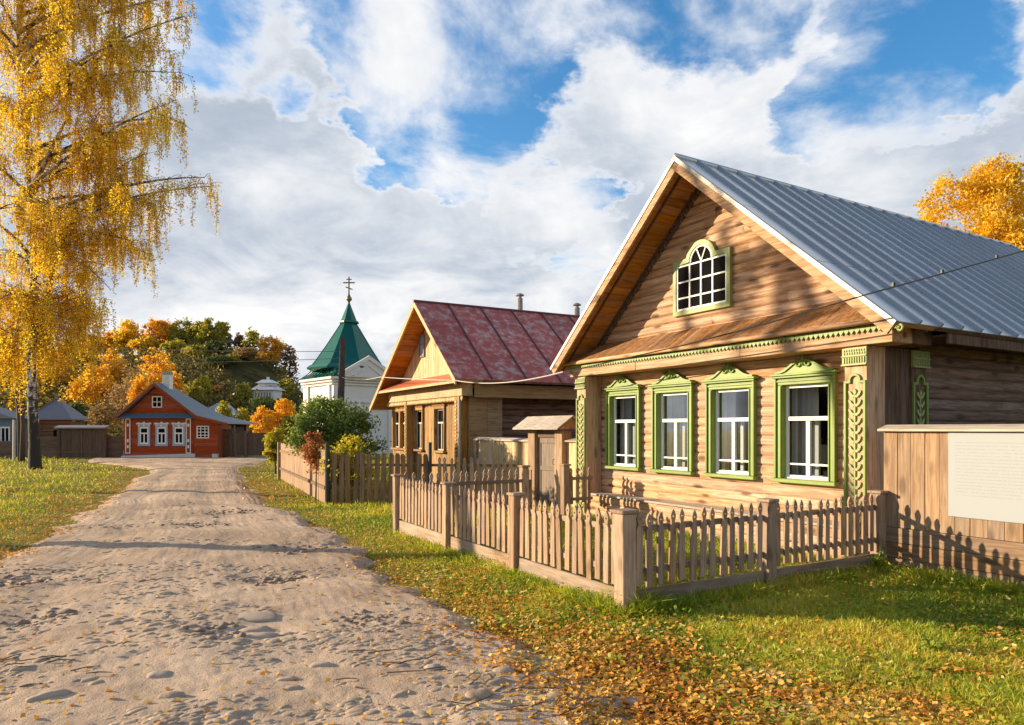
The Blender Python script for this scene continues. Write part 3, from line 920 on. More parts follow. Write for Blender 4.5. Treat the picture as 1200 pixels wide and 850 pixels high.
    def outline(hw, z0, z1, r_):
        t0 = math.asin(min(.9, max(.02, (z1 - ZC) / r_)))
        an = [t0 + (math.pi - 2 * t0) * i / 14 for i in range(15)]
        return [(c - hw, z0), (c - hw, z1)] + [(c - r_ * math.cos(t), ZC + r_ * math.sin(t) + .001 * k) for k, t in enumerate(an)] + [(c + hw, z1), (c + hw, z0)]
    m = MB(); m.ring(outline(hw + .03, z0 - .03, z1 + .03, ro + .01), outline(hw - .05, z0 + .055, z1 - .055, ro - .075), 'x', xa - .06, xa + .01)
    aw = m.build('attic_window', M['green_pale'], H1, bevel=.005)
    m = MB(); xq = xa - .045
    ys = [c - hw + .06, c - .262, c, c + .262, c + hw - .06]
    m.ring(outline(hw - .052, z0 + .057, z1 - .057, ro - .077), outline(hw - .078, z0 + .085, z1 - .059, ro - .103), 'x', xq, xq + .035)
    for q in ys[1:-1]: m.box(xq + .001, xq + .033, q - .013, q + .013, z0 + .096, z1 - .06)
    for zz in (z0 + .27, z0 + .55, z1 - .075):
        for q0, q1 in zip(ys, ys[1:]): m.box(xq + .002, xq + .032, q0 + (.014 if q0 != ys[0] else .029), q1 - (.014 if q1 != ys[-1] else .029), zz - .013, zz + .013)
    for t in (math.pi * .36, math.pi * .64):
        r2 = ro - .10
        p, q = (c, z1 - .06), (c + r2 * math.cos(t), ZC + r2 * math.sin(t))
        m.tube([(xq + .016, p[0], p[1]), (xq + .016, q[0], q[1])], .014, 4)
    m.build('glazing_bar', M['white'], aw)
    m = MB(); m.prism(outline(hw - .051, z0 + .056, z1 - .056, ro - .076), 'x', xa - .018, xa - .010)
    m.build('pane', M['pane_dark'], aw)
house1()

# ------------------------------------------------------------------ front picket fence
def picket_poly(w, z0, z1, spear=True):
    h = w / 2
    if spear:
        return [(-h, z0), (h, z0), (h, z1 - .19), (h * .92, z1 - .17), (h * .50, z1 - .14), (h * .46, z1 - .125), (h * .80, z1 - .085), (h * .82, z1 - .065), (h * .5, z1 - .03), (0, z1), (-h * .5, z1 - .03), (-h * .82, z1 - .065), (-h * .80, z1 - .085), (-h * .46, z1 - .125), (-h * .50, z1 - .14), (-h * .92, z1 - .17), (-h, z1 - .19)]
    return [(-h, z0), (h, z0), (h, z1 - .06), (h * .5, z1 - .01), (-h * .4, z1), (-h, z1 - .05)]

def picket_mesh(name, w, z0, z1, mat, axis, spear=True, t=.022):
    me_b = MB()
    poly = picket_poly(w, z0, z1, spear)
    if spear:                                              # head with a drilled hole, built as a ring on a shaft
        n = 12
        shaft = [p for p in poly if p[1] <= z1 - .135]
        head = [p for p in poly if p[1] > z1 - .145 and p[1] < z1 + 1]
        shaft_poly = [(-w / 2, z0), (w / 2, z0), (w / 2, z1 - .19), (w * .46, z1 - .17), (w * .25, z1 - .138), (-w * .25, z1 - .138), (-w * .46, z1 - .17), (-w / 2, z1 - .19)]
        me_b.prism(shaft_poly, axis, -t / 2, t / 2)
        hc = z1 - .075
        hp = [(.25, -.0625), (.40, -.012), (.42, .012), (.25, .046), (0, .075), (-.25, .046), (-.42, .012), (-.40, -.012), (-.25, -.0625), (0, -.063)]
        out = [(a * w, hc + b) for a, b in hp]
        inn = []
        for a, b in hp:
            an = math.atan2(b, a * w); inn.append((.011 * math.cos(an), hc + .011 * math.sin(an)))
        me_b.ring(out, inn, axis, -t / 2 + .0007, t / 2 - .0007)
    else:
        me_b.prism(poly, axis, -t / 2, t / 2)
    return me_b.build(name, mat)

def fence_post(parent, x, y, w, h, mat, cap=True, capmat=None, tilt=0):
    m = MB()
    w += rnd.uniform(-.006, .006)
    m.box(-w / 2, w / 2, -w / 2, w / 2, -.05, h)
    o = m.build('post', mat, parent, bevel=.008)
    o.location = (x, y, 0); o.rotation_euler = (rnd.uniform(-.012, .012), rnd.uniform(-.012, .012), rnd.uniform(-.03, .03))
    if cap:
        m = MB(); e = .022
        m.box(-w / 2 - e, w / 2 + e, -w / 2 - e, w / 2 + e, h + .001, h + .035)
        m.build('post_cap', capmat or mat, o, bevel=.008)
    return o

FENCE = thing('picket_fence', 'grey-brown picket fence with spear heads enclosing the pine house front garden', 'fence', UV(0, 0), RZ)
def front_fence():
    proto = {}
    proto['long'] = picket_mesh('picket', .078, .245, .955, M['fence_z'], 'x')
    proto['short'] = picket_mesh('picket', .078, .245, .955, M['fence_z'], 'y')
    first = {'long': True, 'short': True}
    def put_picket(k, x, y, zj=0.0):
        if first[k]:
            o = proto[k]; o.parent = FENCE; first[k] = False
        else:
            o = copy_part(proto[k], FENCE, (0, 0, 0))
        o.location = (x, y, zj + rnd.uniform(-.018, .014))
        a = rnd.gauss(0, .017)
        o.rotation_euler = (a, rnd.uniform(-.01, .01), 0) if k == 'long' else (rnd.uniform(-.01, .01), a, 0)
    posts = [(0, 0), (0, 2.03), (0, 3.93), (0, 5.92), (2.0, 0), (4.02, 0), (2.5, 5.92), (3.42, 5.92)]
    for i, (x, y) in enumerate(posts):
        fence_post(FENCE, x, y, .155 if i == 0 else .135, .955 if i < 6 else 1.04, M['fence_z'] if i != 4 else M['fence_z'], True)
    L = [(0.09, 1.95), (2.11, 3.85), (4.01, 5.84)]
    for a, b in L:
        m = MB(); m.box(-.012, .022, a, b, -.03, .225); m.build('base_board', M['fence_y'], FENCE, bevel=.005)
        for z in (.36, .76):
            m = MB(); m.box(.012, .05, a, b, z, z + .06); m.build('rail', M['fence_y'], FENCE, bevel=.004)
        n = round((b - a) / .132); s = (b - a) / n
        for i in range(n): put_picket('long', 0, a + (i + .5) * s)
    S = [(.09, 1.92), (2.08, 3.94)]
    for a, b in S:
        m = MB(); m.box(a, b, -.016, .016, -.03, .215); m.build('base_board', M['fence_x'], FENCE, bevel=.005)
        for z in (.36, .76):
            m = MB(); m.box(a, b, .012, .05, z, z + .06); m.build('rail', M['fence_x'], FENCE, bevel=.004)
        n = round((b - a) / .142); s = (b - a) / n
        for i in range(n): put_picket('short', a + (i + .5) * s, 0)
    for a, b in ((.09, 2.42), (3.50, 4.05)):
        for z in (.36, .76):
            m = MB(); m.box(a, b, 5.87, 5.905, z, z + .06); m.build('rail', M['fence_x'], FENCE, bevel=.004)
        n = max(3, round((b - a) / .15)); s = (b - a) / n
        for i in range(n): put_picket('short', a + (i + .5) * s, 5.92, .06)
    # wicket between the two back posts, standing ajar
    m = MB()
    m.box(2.60, 2.66, 5.95, 6.35, .75, .80); m.box(2.60, 2.66, 5.95, 6.0, .1, .749); m.box(2.60, 2.66, 6.30, 6.35, .1, .749); m.box(2.60, 2.66, 6.001, 6.299, .12, .18)
    g = m.build('wicket_gate', M['plank_z'], FENCE, bevel=.004)
    m = MB()
    for i in range(4): m.box(2.668, 2.688, 5.96 + i * .1, 6.02 + i * .1, .12, .98)
    m.build('gate_board', M['fence_z'], g)
front_fence()

# ------------------------------------------------------------------ board fence and notice board
BF = thing('board_fence', 'tall tan plank fence with sloping cap board running from the pine house corner', 'fence', UV(4.1, 0), RZ)
def board_fence():
    y = -.02; m = MB()
    i = 0
    while y > -4.8:
        w = rnd.uniform(.155, .185)
        d = rnd.uniform(-.004, .004)
        m.box(d, d + .025, y - w + .004, y, .55, 1.725); y -= w; i += 1
    m.build('upright_board', M['plank_z'], BF, bevel=.003)
    m = MB()
    for z0, z1, j in ((-.05, .175, 0), (.18, .36, .006), (.365, .545, .003)):
        m.box(-.012 - j, .03, -4.8, -.02, z0, z1)
    m.build('lower_board', M['plank_y'], BF, bevel=.004)
    m = MB()
    m.hexa([(-.075, -4.8, 1.722), (.12, -4.8, 1.775), (.12, .02, 1.775), (-.075, .02, 1.722), (-.075, -4.8, 1.750), (.12, -4.8, 1.805), (.12, .02, 1.805), (-.075, .02, 1.750)])
    m.build('cap_board', M['zaval'], BF, bevel=.003)
    for yy in (-.06, -2.4, -4.7):
        m = MB(); m.box(.031, .15, yy - .07, yy + .05, 0, 1.715); m.build('post', M['fence_z'], BF, bevel=.005)
    m = MB(); m.box(-.06, -.005, .0, .08, 0, .55); m.build('stub_post', M['dark_board'], BF, bevel=.005)
board_fence()
m = MB(); y0, y1 = -2.45, -.79
m.box(-.016, -.006, y0, y1, .755, 1.715)
nb = m.build('notice_board', M['board'], None, bevel=.002)
nb.location = UV(4.1, 0); nb.rotation_euler = (0, 0, RZ)
tag(nb, 'white sheet with faint rows of print fixed on the tan plank fence', 'notice board')

# ------------------------------------------------------------------ yard gate with little roof, yard fences
G = thing('yard_gate', 'grey wooden yard door under a small gabled roof between the two houses', 'gate', UV(4.5, 8.13), RZ)
def yard_gate():
    for a, b in ((-.70, -.40), (.42, .72)):
        m = MB(); m.box(-.12, .14, a, b, 0, 1.72); m.build('post', M['plank_z'], G, bevel=.006)
    m = MB(); m.box(.0, .04, -.395, .415, .05, 1.55)
    d = m.build('door', M['gate_grey'], G)
    m = MB()
    for z0, z1 in ((.05, .17), (.80, .90), (1.43, 1.55)): m.box(-.022, -.002, -.395, .415, z0, z1)
    for a, b in ((-.395, -.30), (.32, .415)):
        for z0, z1 in ((.171, .799), (.901, 1.429)): m.box(-.022, -.002, a, b, z0, z1)
    m.build('door_frame', M['gate_grey'], d, bevel=.004)
    m = MB(); m.tube([(-.03, -.27, .95), (-.07, -.27, .96), (-.07, -.27, 1.06), (-.03, -.27, 1.07)], .01, 6); m.build('handle', M['iron'], d)
    m = MB(); m.box(-.06, .08, -.395, .415, 1.56, 1.70); m.build('lintel', M['far_brown_x'], G)
    zr, ze, ex = 2.02, 1.74, .42
    m = MB()
    for s in (-1, 1):
        n = 9
        for i in range(n):
            a, b = -.95 + i * 1.9 / n, -.95 + (i + 1) * 1.9 / n - .005
            m.hexa([(.01, a, zr), (.01 + s * ex, a, ze), (.01 + s * ex, b, ze), (.01, b, zr), (.01, a, zr + .03), (.01 + s * ex, a, ze + .03), (.01 + s * ex, b, ze + .03), (.01, b, zr + .03)])
    m.build('roof', M['zaval'], G)
    for y in (-.86, .84):
        m = MB(); m.prism([(-.32, 1.745), (.34, 1.745), (.01, 1.985)], 'y', y - .012, y + .012); m.build('gable', M['plank_z'], G)
yard_gate()
def yard_fence(name, label, v0, v1, h):
    t = thing(name, label, 'fence', UV(4.5, v0), RZ)
    m = MB(); y = 0
    while y < v1 - v0 - .02:
        w = min(rnd.uniform(.14, .18), v1 - v0 - y)
        m.box(rnd.uniform(0, .006), .03, y, y + w - .004, 0, h); y += w
    m.build('board', M['h2_gable'], t)
    m = MB(); m.hexa([(-.07, 0, h), (.10, 0, h + .05), (.10, v1 - v0, h + .05), (-.07, v1 - v0, h), (-.07, 0, h + .03), (.10, 0, h + .08), (.10, v1 - v0, h + .08), (-.07, v1 - v0, h + .03)])
    m.build('cap_board', M['zaval'], t)
    return t
yf = yard_fence('plank_fence', 'pale plank fence with cap board left of the roofed yard door', 8.88, 11.75, 1.45)
m = MB(); m.box(-.07, -.005, 2.74, 2.86, 0, 1.44); m.build('post', M['plank_z'], yf)
yard_fence('plank_fence', 'short pale plank fence between the roofed yard door and green carved post', 6.58, 7.40, 1.47)

# ------------------------------------------------------------------ house 2
A2 = R(29.0)
E2 = Vector((math.cos(A2), math.sin(A2), 0)); E1 = Vector((-math.sin(A2), math.cos(A2), 0))
Q0 = Vector((-1.50, 19.15, 0))
H2 = thing('wooden_house', 'old golden wooden house with patchy dark red iron roof beside a dark log yard wall', 'house', Q0, A2)
def at2(px, x):
    k = (px - 600) / FPX
    X0 = Q0.x + E2.x * x; Y0 = Q0.y + E2.y * x
    return (X0 - k * Y0) / (k * E1.y - E1.x)
def house2():
    WX = .30; y1 = 6.25; dep = 9.5
    ry, rzv = 2.28, 5.60
    ya, za, yb, zb = -.72, 3.08, 6.7, 2.50
    sa = (rzv - za) / (ry - ya); sb = (rzv - zb) / (yb - ry)
    def rz_(y): return rzv - (ry - y) * sa if y < ry else rzv - (y - ry) * sb
    spans = [(508.7, 523.5), (486, 496.5), (470, 478), (443, 452)]
    wins = []
    for a, b in spans:
        vb, va = at2(a, WX), at2(b, WX)
        wins.append((min((va + vb) / 2, 5.75), .84))
    ZB, ZT = 1.06, 2.36
    ops = [(c - w / 2 + .05, c + w / 2 - .05, ZB, ZT) for c, w in wins]
    # upright board wall, split round the openings
    m = MB(); y = 0.0
    while y < y1:
        w = rnd.uniform(.12, .15); y2 = min(y + w - .003, y1)
        d = rnd.uniform(0, .008)
        hit = [o for o in ops if o[0] < (y + y2) / 2 < o[1]]
        if hit: m.box(WX + d, WX + .1, y, y2, 0, hit[0][2]); m.box(WX + d, WX + .1, y, y2, hit[0][3], 2.66)
        else: m.box(WX + d, WX + .1, y, y2, 0, 2.66)
        y += w
    m.build('front_wall', M['h2_wall'], H2)
    m = MB(); y = ya + .25
    while y < yb - .2:
        w = rnd.uniform(.12, .15); y2 = min(y + w - .003, yb - .2)
        d = rnd.uniform(0, .006)
        if y < ry < y2: y2 = ry
        m.hexa([(WX - .02 + d, y, 3.0 if y < 5 else 2.6), (WX + .06, y, 3.0 if y < 5 else 2.6), (WX + .06, y2, 3.0 if y < 5 else 2.6), (WX - .02 + d, y2, 3.0 if y < 5 else 2.6),
                (WX - .02 + d, y, max(rz_(y) - .09, 2.62)), (WX + .06, y, max(rz_(y) - .09, 2.62)), (WX + .06, y2, max(rz_(y2) - .09, 2.62)), (WX - .02 + d, y2, max(rz_(y2) - .09, 2.62))])
        y = y2 + .003
    m.build('gable_wall', M['h2_gable'], H2)
    m = MB(); m.box(-.02, WX + .02, -.30, 5.75, 2.665, 3.02); m.build('cornice', M['h2_gable'], H2, bevel=.01)
    m = MB()
    n = 60
    for i in range(n):
        a = -.25 + i * 6.3 / n
        m.prism([(a, 2.66), (a + .052, 2.66), (a + .105, 2.59), (a + .0525, 2.52), (a, 2.59)], 'x', .02, .04)
    m.build('lace_trim', M['h2_gable'], H2)
    m = MB()
    for yy0, yy1, f0, f1 in ((ya + .12, ya + .55, .05, 1), (ya + .551, 5.2, 1, 1), (5.201, 5.85, 1, .05)):
        q = lambda y, f, o: [(-.38, y, 3.04 + o), (-.38 + .65 * f, y, 3.04 + .30 * f + o)]
        a0, a1, b0, b1 = q(yy0, f0, 0), q(yy0, f0, .03), q(yy1, f1, 0), q(yy1, f1, .03)
        m.hexa([a0[0], a0[1], b0[1], b0[0], a1[0], a1[1], b1[1], b1[0]])
    m.build('pent_roof', M['orange_iron'], H2)
    m = MB(); m.box(-.395, -.36, ya + .10, 5.80, 2.98, 3.045); m.build('pent_fascia', M['h2_gable'], H2)
    # corner boxes
    for a, b in ((0, .24), (4.05, 4.22)):
        m = MB(); m.box(0, WX - .002, a, b, 0, 2.66); p = m.build('corner_post', M['h2_wall'], H2, bevel=.01)
        m = MB()
        for i in range(22):
            z = .3 + i * .105
            w2 = b - a; m.prism([(a + .2 * w2, z), (a + .5 * w2, z - .035), (a + .8 * w2, z), (a + .5 * w2, z + .045)], 'x', -.022, -.002)
        m.build('carving', M['h2_gable'], p)
    m = MB(); m.box(WX + .002, .85, -.12, .28, 0, 2.70); m.box(.86, 1.35, -.10, .28, 0, 2.70); m.build('side_box', M['h2_beam'], H2, bevel=.01)
    m = MB(); m.tube([(-.06, -.22, 2.65), (-.06, -.22, .2)], .035, 8); m.build('drain_pipe', M['cable_light'], H2)
    m = MB(); m.box(WX + .025, dep, -.42, -.36, 2.62, 3.0); m.box(WX + .025, dep, -.355, .3, 2.9, 2.94); m.build('eave_beam', M['h2_beam'], H2, bevel=.01)
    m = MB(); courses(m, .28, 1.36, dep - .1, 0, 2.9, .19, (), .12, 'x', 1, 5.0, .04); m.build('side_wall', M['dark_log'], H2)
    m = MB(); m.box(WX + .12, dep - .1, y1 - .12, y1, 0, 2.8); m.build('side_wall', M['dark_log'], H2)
    m = MB(); m.prism([(.3, 0), (y1 - .13, 0), (y1 - .13, 2.7), (ry, rzv - .3), (.3, 3.0)], 'x', dep - .2, dep - .1); m.build('back_wall', M['dark_board'], H2)
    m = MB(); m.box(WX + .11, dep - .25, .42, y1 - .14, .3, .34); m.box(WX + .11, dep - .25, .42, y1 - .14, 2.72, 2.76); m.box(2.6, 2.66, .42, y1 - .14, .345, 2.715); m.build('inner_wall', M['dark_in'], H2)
    # roof
    for s, y_e, z_e in ((-1, ya, za), (1, yb, zb)):
        m = MB(); x = -.42; k = 0
        while x < dep:
            x2 = min(x + 1.12, dep)
            for f0, f1 in ((0, .34), (.34, .68), (.68, 1)):
                p = [ry + (y_e - ry) * f0, ry + (y_e - ry) * f1]; q = [rzv + (z_e - rzv) * f0, rzv + (z_e - rzv) * f1]
                l = rnd.random() * .006
                m.hexa([(x, p[0], q[0]), (x2 - .004, p[0], q[0]), (x2 - .004, p[1], q[1]), (x, p[1], q[1]), (x, p[0], q[0] + .012 + l), (x2 - .004, p[0], q[0] + .012 + l), (x2 - .004, p[1], q[1] + .018 + l), (x, p[1], q[1] + .018 + l)])
            x = x2
        ro = m.build('roof', M['red_roof'], H2)
        m = MB(); x = -.42 + 1.12
        while x < dep:
            m.hexa([(x - .03, ry, rzv + .01), (x + .03, ry, rzv + .01), (x + .03, y_e, z_e + .01), (x - .03, y_e, z_e + .01), (x - .012, ry, rzv + .075), (x + .012, ry, rzv + .075), (x + .012, y_e, z_e + .075), (x - .012, y_e, z_e + .075)])
            x += 1.12
        m.build('standing_seam', M['red_seam'], ro)
        m = MB(); n = 20
        for i in range(n):
            f0, f1 = i / n, (i + 1) / n - .003
            p = [ry + (y_e - ry) * f0, ry + (y_e - ry) * f1]; q = [rzv + (z_e - rzv) * f0, rzv + (z_e - rzv) * f1]
            m.hexa([(-.36, p[0], q[0] - .06), (WX + .1, p[0], q[0] - .06), (WX + .1, p[1], q[1] - .06), (-.36, p[1], q[1] - .06), (-.36, p[0], q[0] - .003), (WX + .1, p[0], q[0] - .003), (WX + .1, p[1], q[1] - .003), (-.36, p[1], q[1] - .003)])
        m.build('soffit', M['soffit'], H2)
        m = MB(); m.hexa([(-.42, ry, rzv - .15), (-.365, ry, rzv - .15), (-.365, y_e, z_e - .15), (-.42, y_e, z_e - .15), (-.42, ry, rzv - .004), (-.365, ry, rzv - .004), (-.365, y_e, z_e - .004), (-.42, y_e, z_e - .004)])
        m.build('barge_board', M['h2_gable'], H2)
        m = MB(); m.hexa([(WX + .11, ry, rzv - .06), (dep, ry, rzv - .06), (dep, y_e, z_e - .06), (WX + .11, y_e, z_e - .06), (WX + .11, ry, rzv - .003), (dep, ry, rzv - .003), (dep, y_e, z_e - .003), (WX + .11, y_e, z_e - .003)])
        m.build('roof_deck', M['dark_board'], ro)
    m = MB(); m.tube([(-.43, ry, rzv + .02), (dep, ry, rzv + .02)], .05, 6); m.build('ridge_cap', M['red_seam'], H2)
    for (px, dx, ht) in ((613.5, 0, .50), (681, 0, .38)):
        k = (px - 600) / FPX                               # where the ridge line crosses that column
        X0 = Q0.x + E1.x * ry; Y0 = Q0.y + E1.y * ry
        x = (k * Y0 - X0) / (E2.x - k * E2.y)
        x = min(x, dep - .3)
        m = MB(); m.lathe([(.10, rzv - .3), (.10, rzv + ht)], x, ry + .25, 10)
        c = m.build('chimney', M['pipe'], H2)
        m = MB(); m.lathe([(.06, rzv + ht), (.06, rzv + ht + .07), (.15, rzv + ht + .08), (.14, rzv + ht + .12), (.03, rzv + ht + .17)], x, ry + .25, 10); m.build('chimney_cap', M['pipe'], c)
    # windows
    for c, w in wins:
        a, b = c - w / 2, c + w / 2
        m = MB(); x0 = WX - .06
        m.box(x0, WX + .1, a, a + .07, ZB + .04, ZT); m.box(x0, WX + .1, b - .07, b, ZB + .04, ZT); m.box(x0, WX + .1, a, b, ZT + .001, ZT + .09)
        m.box(x0 - .05, WX, a - .04, b + .04, ZB - .03, ZB + .038)
        wn = m.build('window', M['h2_wall'], H2, bevel=.006)
        m = MB(); m.prism([(a - .06, ZT + .092), (b + .06, ZT + .092), (b + .05, ZT + .13), (c + .1, ZT + .22), (c, ZT + .26), (c - .1, ZT + .22), (a - .05, ZT + .13)], 'x', x0 - .02, WX - .004)
        m.build('pediment', M['h2_wall'], wn)
        m = MB(); xs = WX + .04; ia, ib, i0, i1 = a + .09, b - .09, ZB + .04, ZT
        m.box(xs, xs + .04, ia, ia + .035, i0, i1); m.box(xs, xs + .04, ib - .035, ib, i0, i1); m.box(xs, xs + .04, ia + .036, ib - .036, i0, i0 + .04); m.box(xs, xs + .04, ia + .036, ib - .036, i1 - .04, i1)
        m.box(xs, xs + .04, ia + .036, ib - .036, i0 + .82, i0 + .87); m.box(xs, xs + .04, c - .02, c + .02, i0 + .041, i0 + .819)
        m.build('sash', M['cable_light'], wn)
        m = MB(); m.add([(xs + .02, ia, i0), (xs + .02, ib, i0), (xs + .02, ib, i1), (xs + .02, ia, i1)], [(0, 1, 2, 3)]); m.build('pane', M['pane'], wn)
        vs = []; n = 16
        for i in range(n + 1):
            q = ia + (ib - ia) * i / n; xx = WX + .18 + .015 * math.sin(i * 2.3)
            vs += [(xx, q, i0 - .02), (xx, q, i0 + .8)]
        m = MB(); m.add(vs, [(2 * i, 2 * i + 1, 2 * i + 3, 2 * i + 2) for i in range(n)]); m.build('curtain', M['curtain'], wn)
    # small attic window
    c = at2(496, WX); z0, z1 = 4.05, 4.78
    m = MB(); m.ring([(c - .22, z0), (c - .22, z1), (c + .22, z1), (c + .22, z0)], [(c - .16, z0 + .06), (c - .16, z1 - .06), (c + .16, z1 - .06), (c + .16, z0 + .06)], 'x', WX - .07, WX - .018)
    aw = m.build('attic_window', M['gate_grey'], H2)
    m = MB(); m.box(WX - .04, WX - .022, c - .165, c + .165, z0 + .055, z1 - .055); m.build('pane', M['blue'], aw)
    m = MB(); m.box(WX - .062, WX - .042, c - .16, c + .16, z0 + .40, z0 + .43); m.build('glazing_bar', M['gate_grey'], aw)
house2()

# ------------------------------------------------------------------ fences of the second house
def line_frame(a, b):
    a, b = Vector((a[0], a[1], 0)), Vector((b[0], b[1], 0))
    d = b - a
    return a, math.atan2(d.y, d.x), d.length
CORN = (-4.25, 15.95)
a, rz, ln = line_frame(CORN, (-8.02, 24.05))
SB = thing('board_fence', 'brown vertical board fence along the road ending at a black iron post', 'fence', a, rz)
m = MB(); x = .12; i = 0
while x < ln:
    w = rnd.uniform(.16, .20); m.box(x, x + w - .006, rnd.uniform(-.006, .006), .03, 0.02, 1.27 + rnd.uniform(-.02, .02)); x += w
m.build('board', M['plank_z'], SB)
m = MB(); m.box(.05, ln, .032, .07, .35, .43); m.box(.05, ln, .032, .07, .95, 1.03); m.build('rail', M['brown_picket'], SB)
for x in (ln - .02,):
    m = MB(); m.box(x - .06, x + .10, -.03, .12, 0, 1.30); m.build('post', M['plank_z'], SB)
m = MB(); m.tube([(.03, 0, 0), (.03, 0, 1.42)], .055, 8); m.build('iron_post', M['iron'], SB)
a, rz, ln = line_frame(CORN, (.1, 15.5))
SP = thing('picket_fence', 'old brown picket fence behind the front garden with an iron post between its halves', 'fence', a, rz)
def brown_fence():
    p1 = picket_mesh('picket', .11, .04, 1.20, M['brown_picket'], 'y', False, .025)
    p2 = picket_mesh('picket', .085, .06, 1.12, M['fence_z'], 'y', True, .022)
    used = [False, False]
    x = .16
    xs = ln * .55
    while x < ln - .1:
        k = 0 if x < xs else 1
        if abs(x - xs) > .09:
            src = (p1, p2)[k]
            if used[k]: o = copy_part(src, SP, (0, 0, 0))
            else: o = src; o.parent = SP; used[k] = True
            o.location = (x, 0, rnd.uniform(-.02, .02)); o.rotation_euler = (rnd.uniform(-.01, .01), rnd.gauss(0, .016), 0)
        x += .165 if k == 0 else .15
    for z in (.30, .90):
        m = MB(); m.box(.06, ln, .018, .06, z, z + .06); m.build('rail', M['brown_picket'], SP)
    m = MB(); m.tube([(xs, -.02, 0), (xs, -.02, 1.45)], .045, 8); m.build('iron_post', M['iron'], SP)
brown_fence()

# ------------------------------------------------------------------ foliage
def leaf_quads(C, size, rng, flat=0.0, aspect=.62):
    n = len(C)
    s = size * rng.uniform(.65, 1.35, n)
    nrm = rng.normal(size=(n, 3)); nrm[:, 2] += flat * 3
    nrm /= np.linalg.norm(nrm, axis=1)[:, None]
    t = rng.normal(size=(n, 3)); t -= nrm * (t * nrm).sum(1)[:, None]; t /= np.linalg.norm(t, axis=1)[:, None]
    b = np.cross(nrm, t)
    h = s[:, None] * .5
    V = np.stack([C - t * h, C + b * h * aspect - t * h * .1 + nrm * h * .15, C + t * h, C - b * h * aspect - t * h * .1 + nrm * h * .15], 1).reshape(-1, 3)
    F = np.arange(4 * n).reshape(n, 4)
    return V, F

def rng_of(seed): return np.random.default_rng(seed)

def crown_cloud(rng, lobes, n, clumps=70, cr=.17, shell=.62):
    """clump centres near the skin of a few lobes, leaves gathered about each clump"""
    wts = np.array([r[0] * r[1] * r[2] for _, r in lobes]) ** .67; wts /= wts.sum()
    cc = []
    for i in range(clumps):
        c, r = lobes[rng.choice(len(lobes), p=wts)]
        d = rng.normal(size=3); d /= np.linalg.norm(d)
        rr = shell + (1 - shell) * rng.random() ** .6
        cc.append(np.array(c) + d * np.array(r) * rr)
    cc = np.array(cc)
    scale = np.mean([np.mean(r) for _, r in lobes])
    sig = scale * cr * rng.uniform(.6, 1.5, clumps)
    idx = rng.integers(0, clumps, n)
    off = rng.normal(size=(n, 3)); off[:, 2] *= .75
    return cc[idx] + off * sig[idx][:, None], cc

def tree(name, label, cat, X, Y, z0, top, bot, half, mat, seed, n=4600, leaf=.36, group=None, trunk_mat='bark_dark', slim=1.0, clumps=110, cr=.20, trunk_r=None):
    rng = rng_of(seed)
    t = thing(name, label, cat, (X, Y, z0), 0, group)
    H = max(top - z0, half * .9); cb = min(max(bot - z0, .15), H * .45)
    if top - z0 < half * .9: print('LOW', label, top - z0, half)
    ch = H - cb
    lobes = []
    k = 6
    lobes.append(((0, 0, cb + ch * .48), (half * .80, half * .75, ch * .46)))
    for i in range(k):
        a = 2 * math.pi * (i + rng.random() * .7) / k; q = rng.uniform(.25, .55)
        zc = cb + ch * rng.uniform(.25, .72)
        lobes.append(((math.cos(a) * half * q, math.sin(a) * half * q, zc), (half * rng.uniform(.38, .58), half * rng.uniform(.38, .58), ch * rng.uniform(.20, .30) * slim)))
    lobes.append(((rng.uniform(-.2, .2) * half, 0, cb + ch * .82), (half * .36, half * .36, ch * .20)))
    C, cc = crown_cloud(rng, lobes, n, clumps, cr)
    C = C[(C[:, 2] > .05) & (C[:, 2] < H * 1.04)]
    V, F = leaf_quads(C, leaf, rng)
    mesh_np('crown', V, F, M[mat], t)
    m = MB(); r0 = trunk_r or max(.035 if H < 4 else .08, H * .016)
    jx, jy = rng.uniform(-.15, .15, 2) * half
    pts = [(0, 0, -.2), (jx * .3, jy * .3, cb * .6), (jx * .7, jy * .7, cb + ch * .35), (jx, jy, cb + ch * .8)]
    m.tube(pts, [r0 * 1.2, r0, r0 * .6, r0 * .15], 7)
    for i in rng.choice(len(cc), min(9, len(cc)), replace=False):
        p = cc[i]; s = Vector((jx * .5, jy * .5, min(cb * .7 + .3 * p[2], p[2] * .75)))
        m.tube([s, s.lerp(Vector(p), .5) + Vector((0, 0, -.04 * H)), p], [r0 * .45, r0 * .28, r0 * .08], 5)
    m.build('trunk', M[trunk_mat], t, smooth=True)
    return t

def ptree(name, label, cat, px, ytop, ybot, hw, Y, mat, seed, ground=None, **kw):
    X = (px - 600) / FPX * Y
    z0 = ground if ground is not None else (hz(X, Y) if Y > 56 else 0.0)
    tp = P(px, ytop, Y).z; bt = P(px, ybot, Y).z
    return tree(name, label, cat, X, Y, z0, tp, bt, hw / FPX * Y, M and mat, seed, **kw)

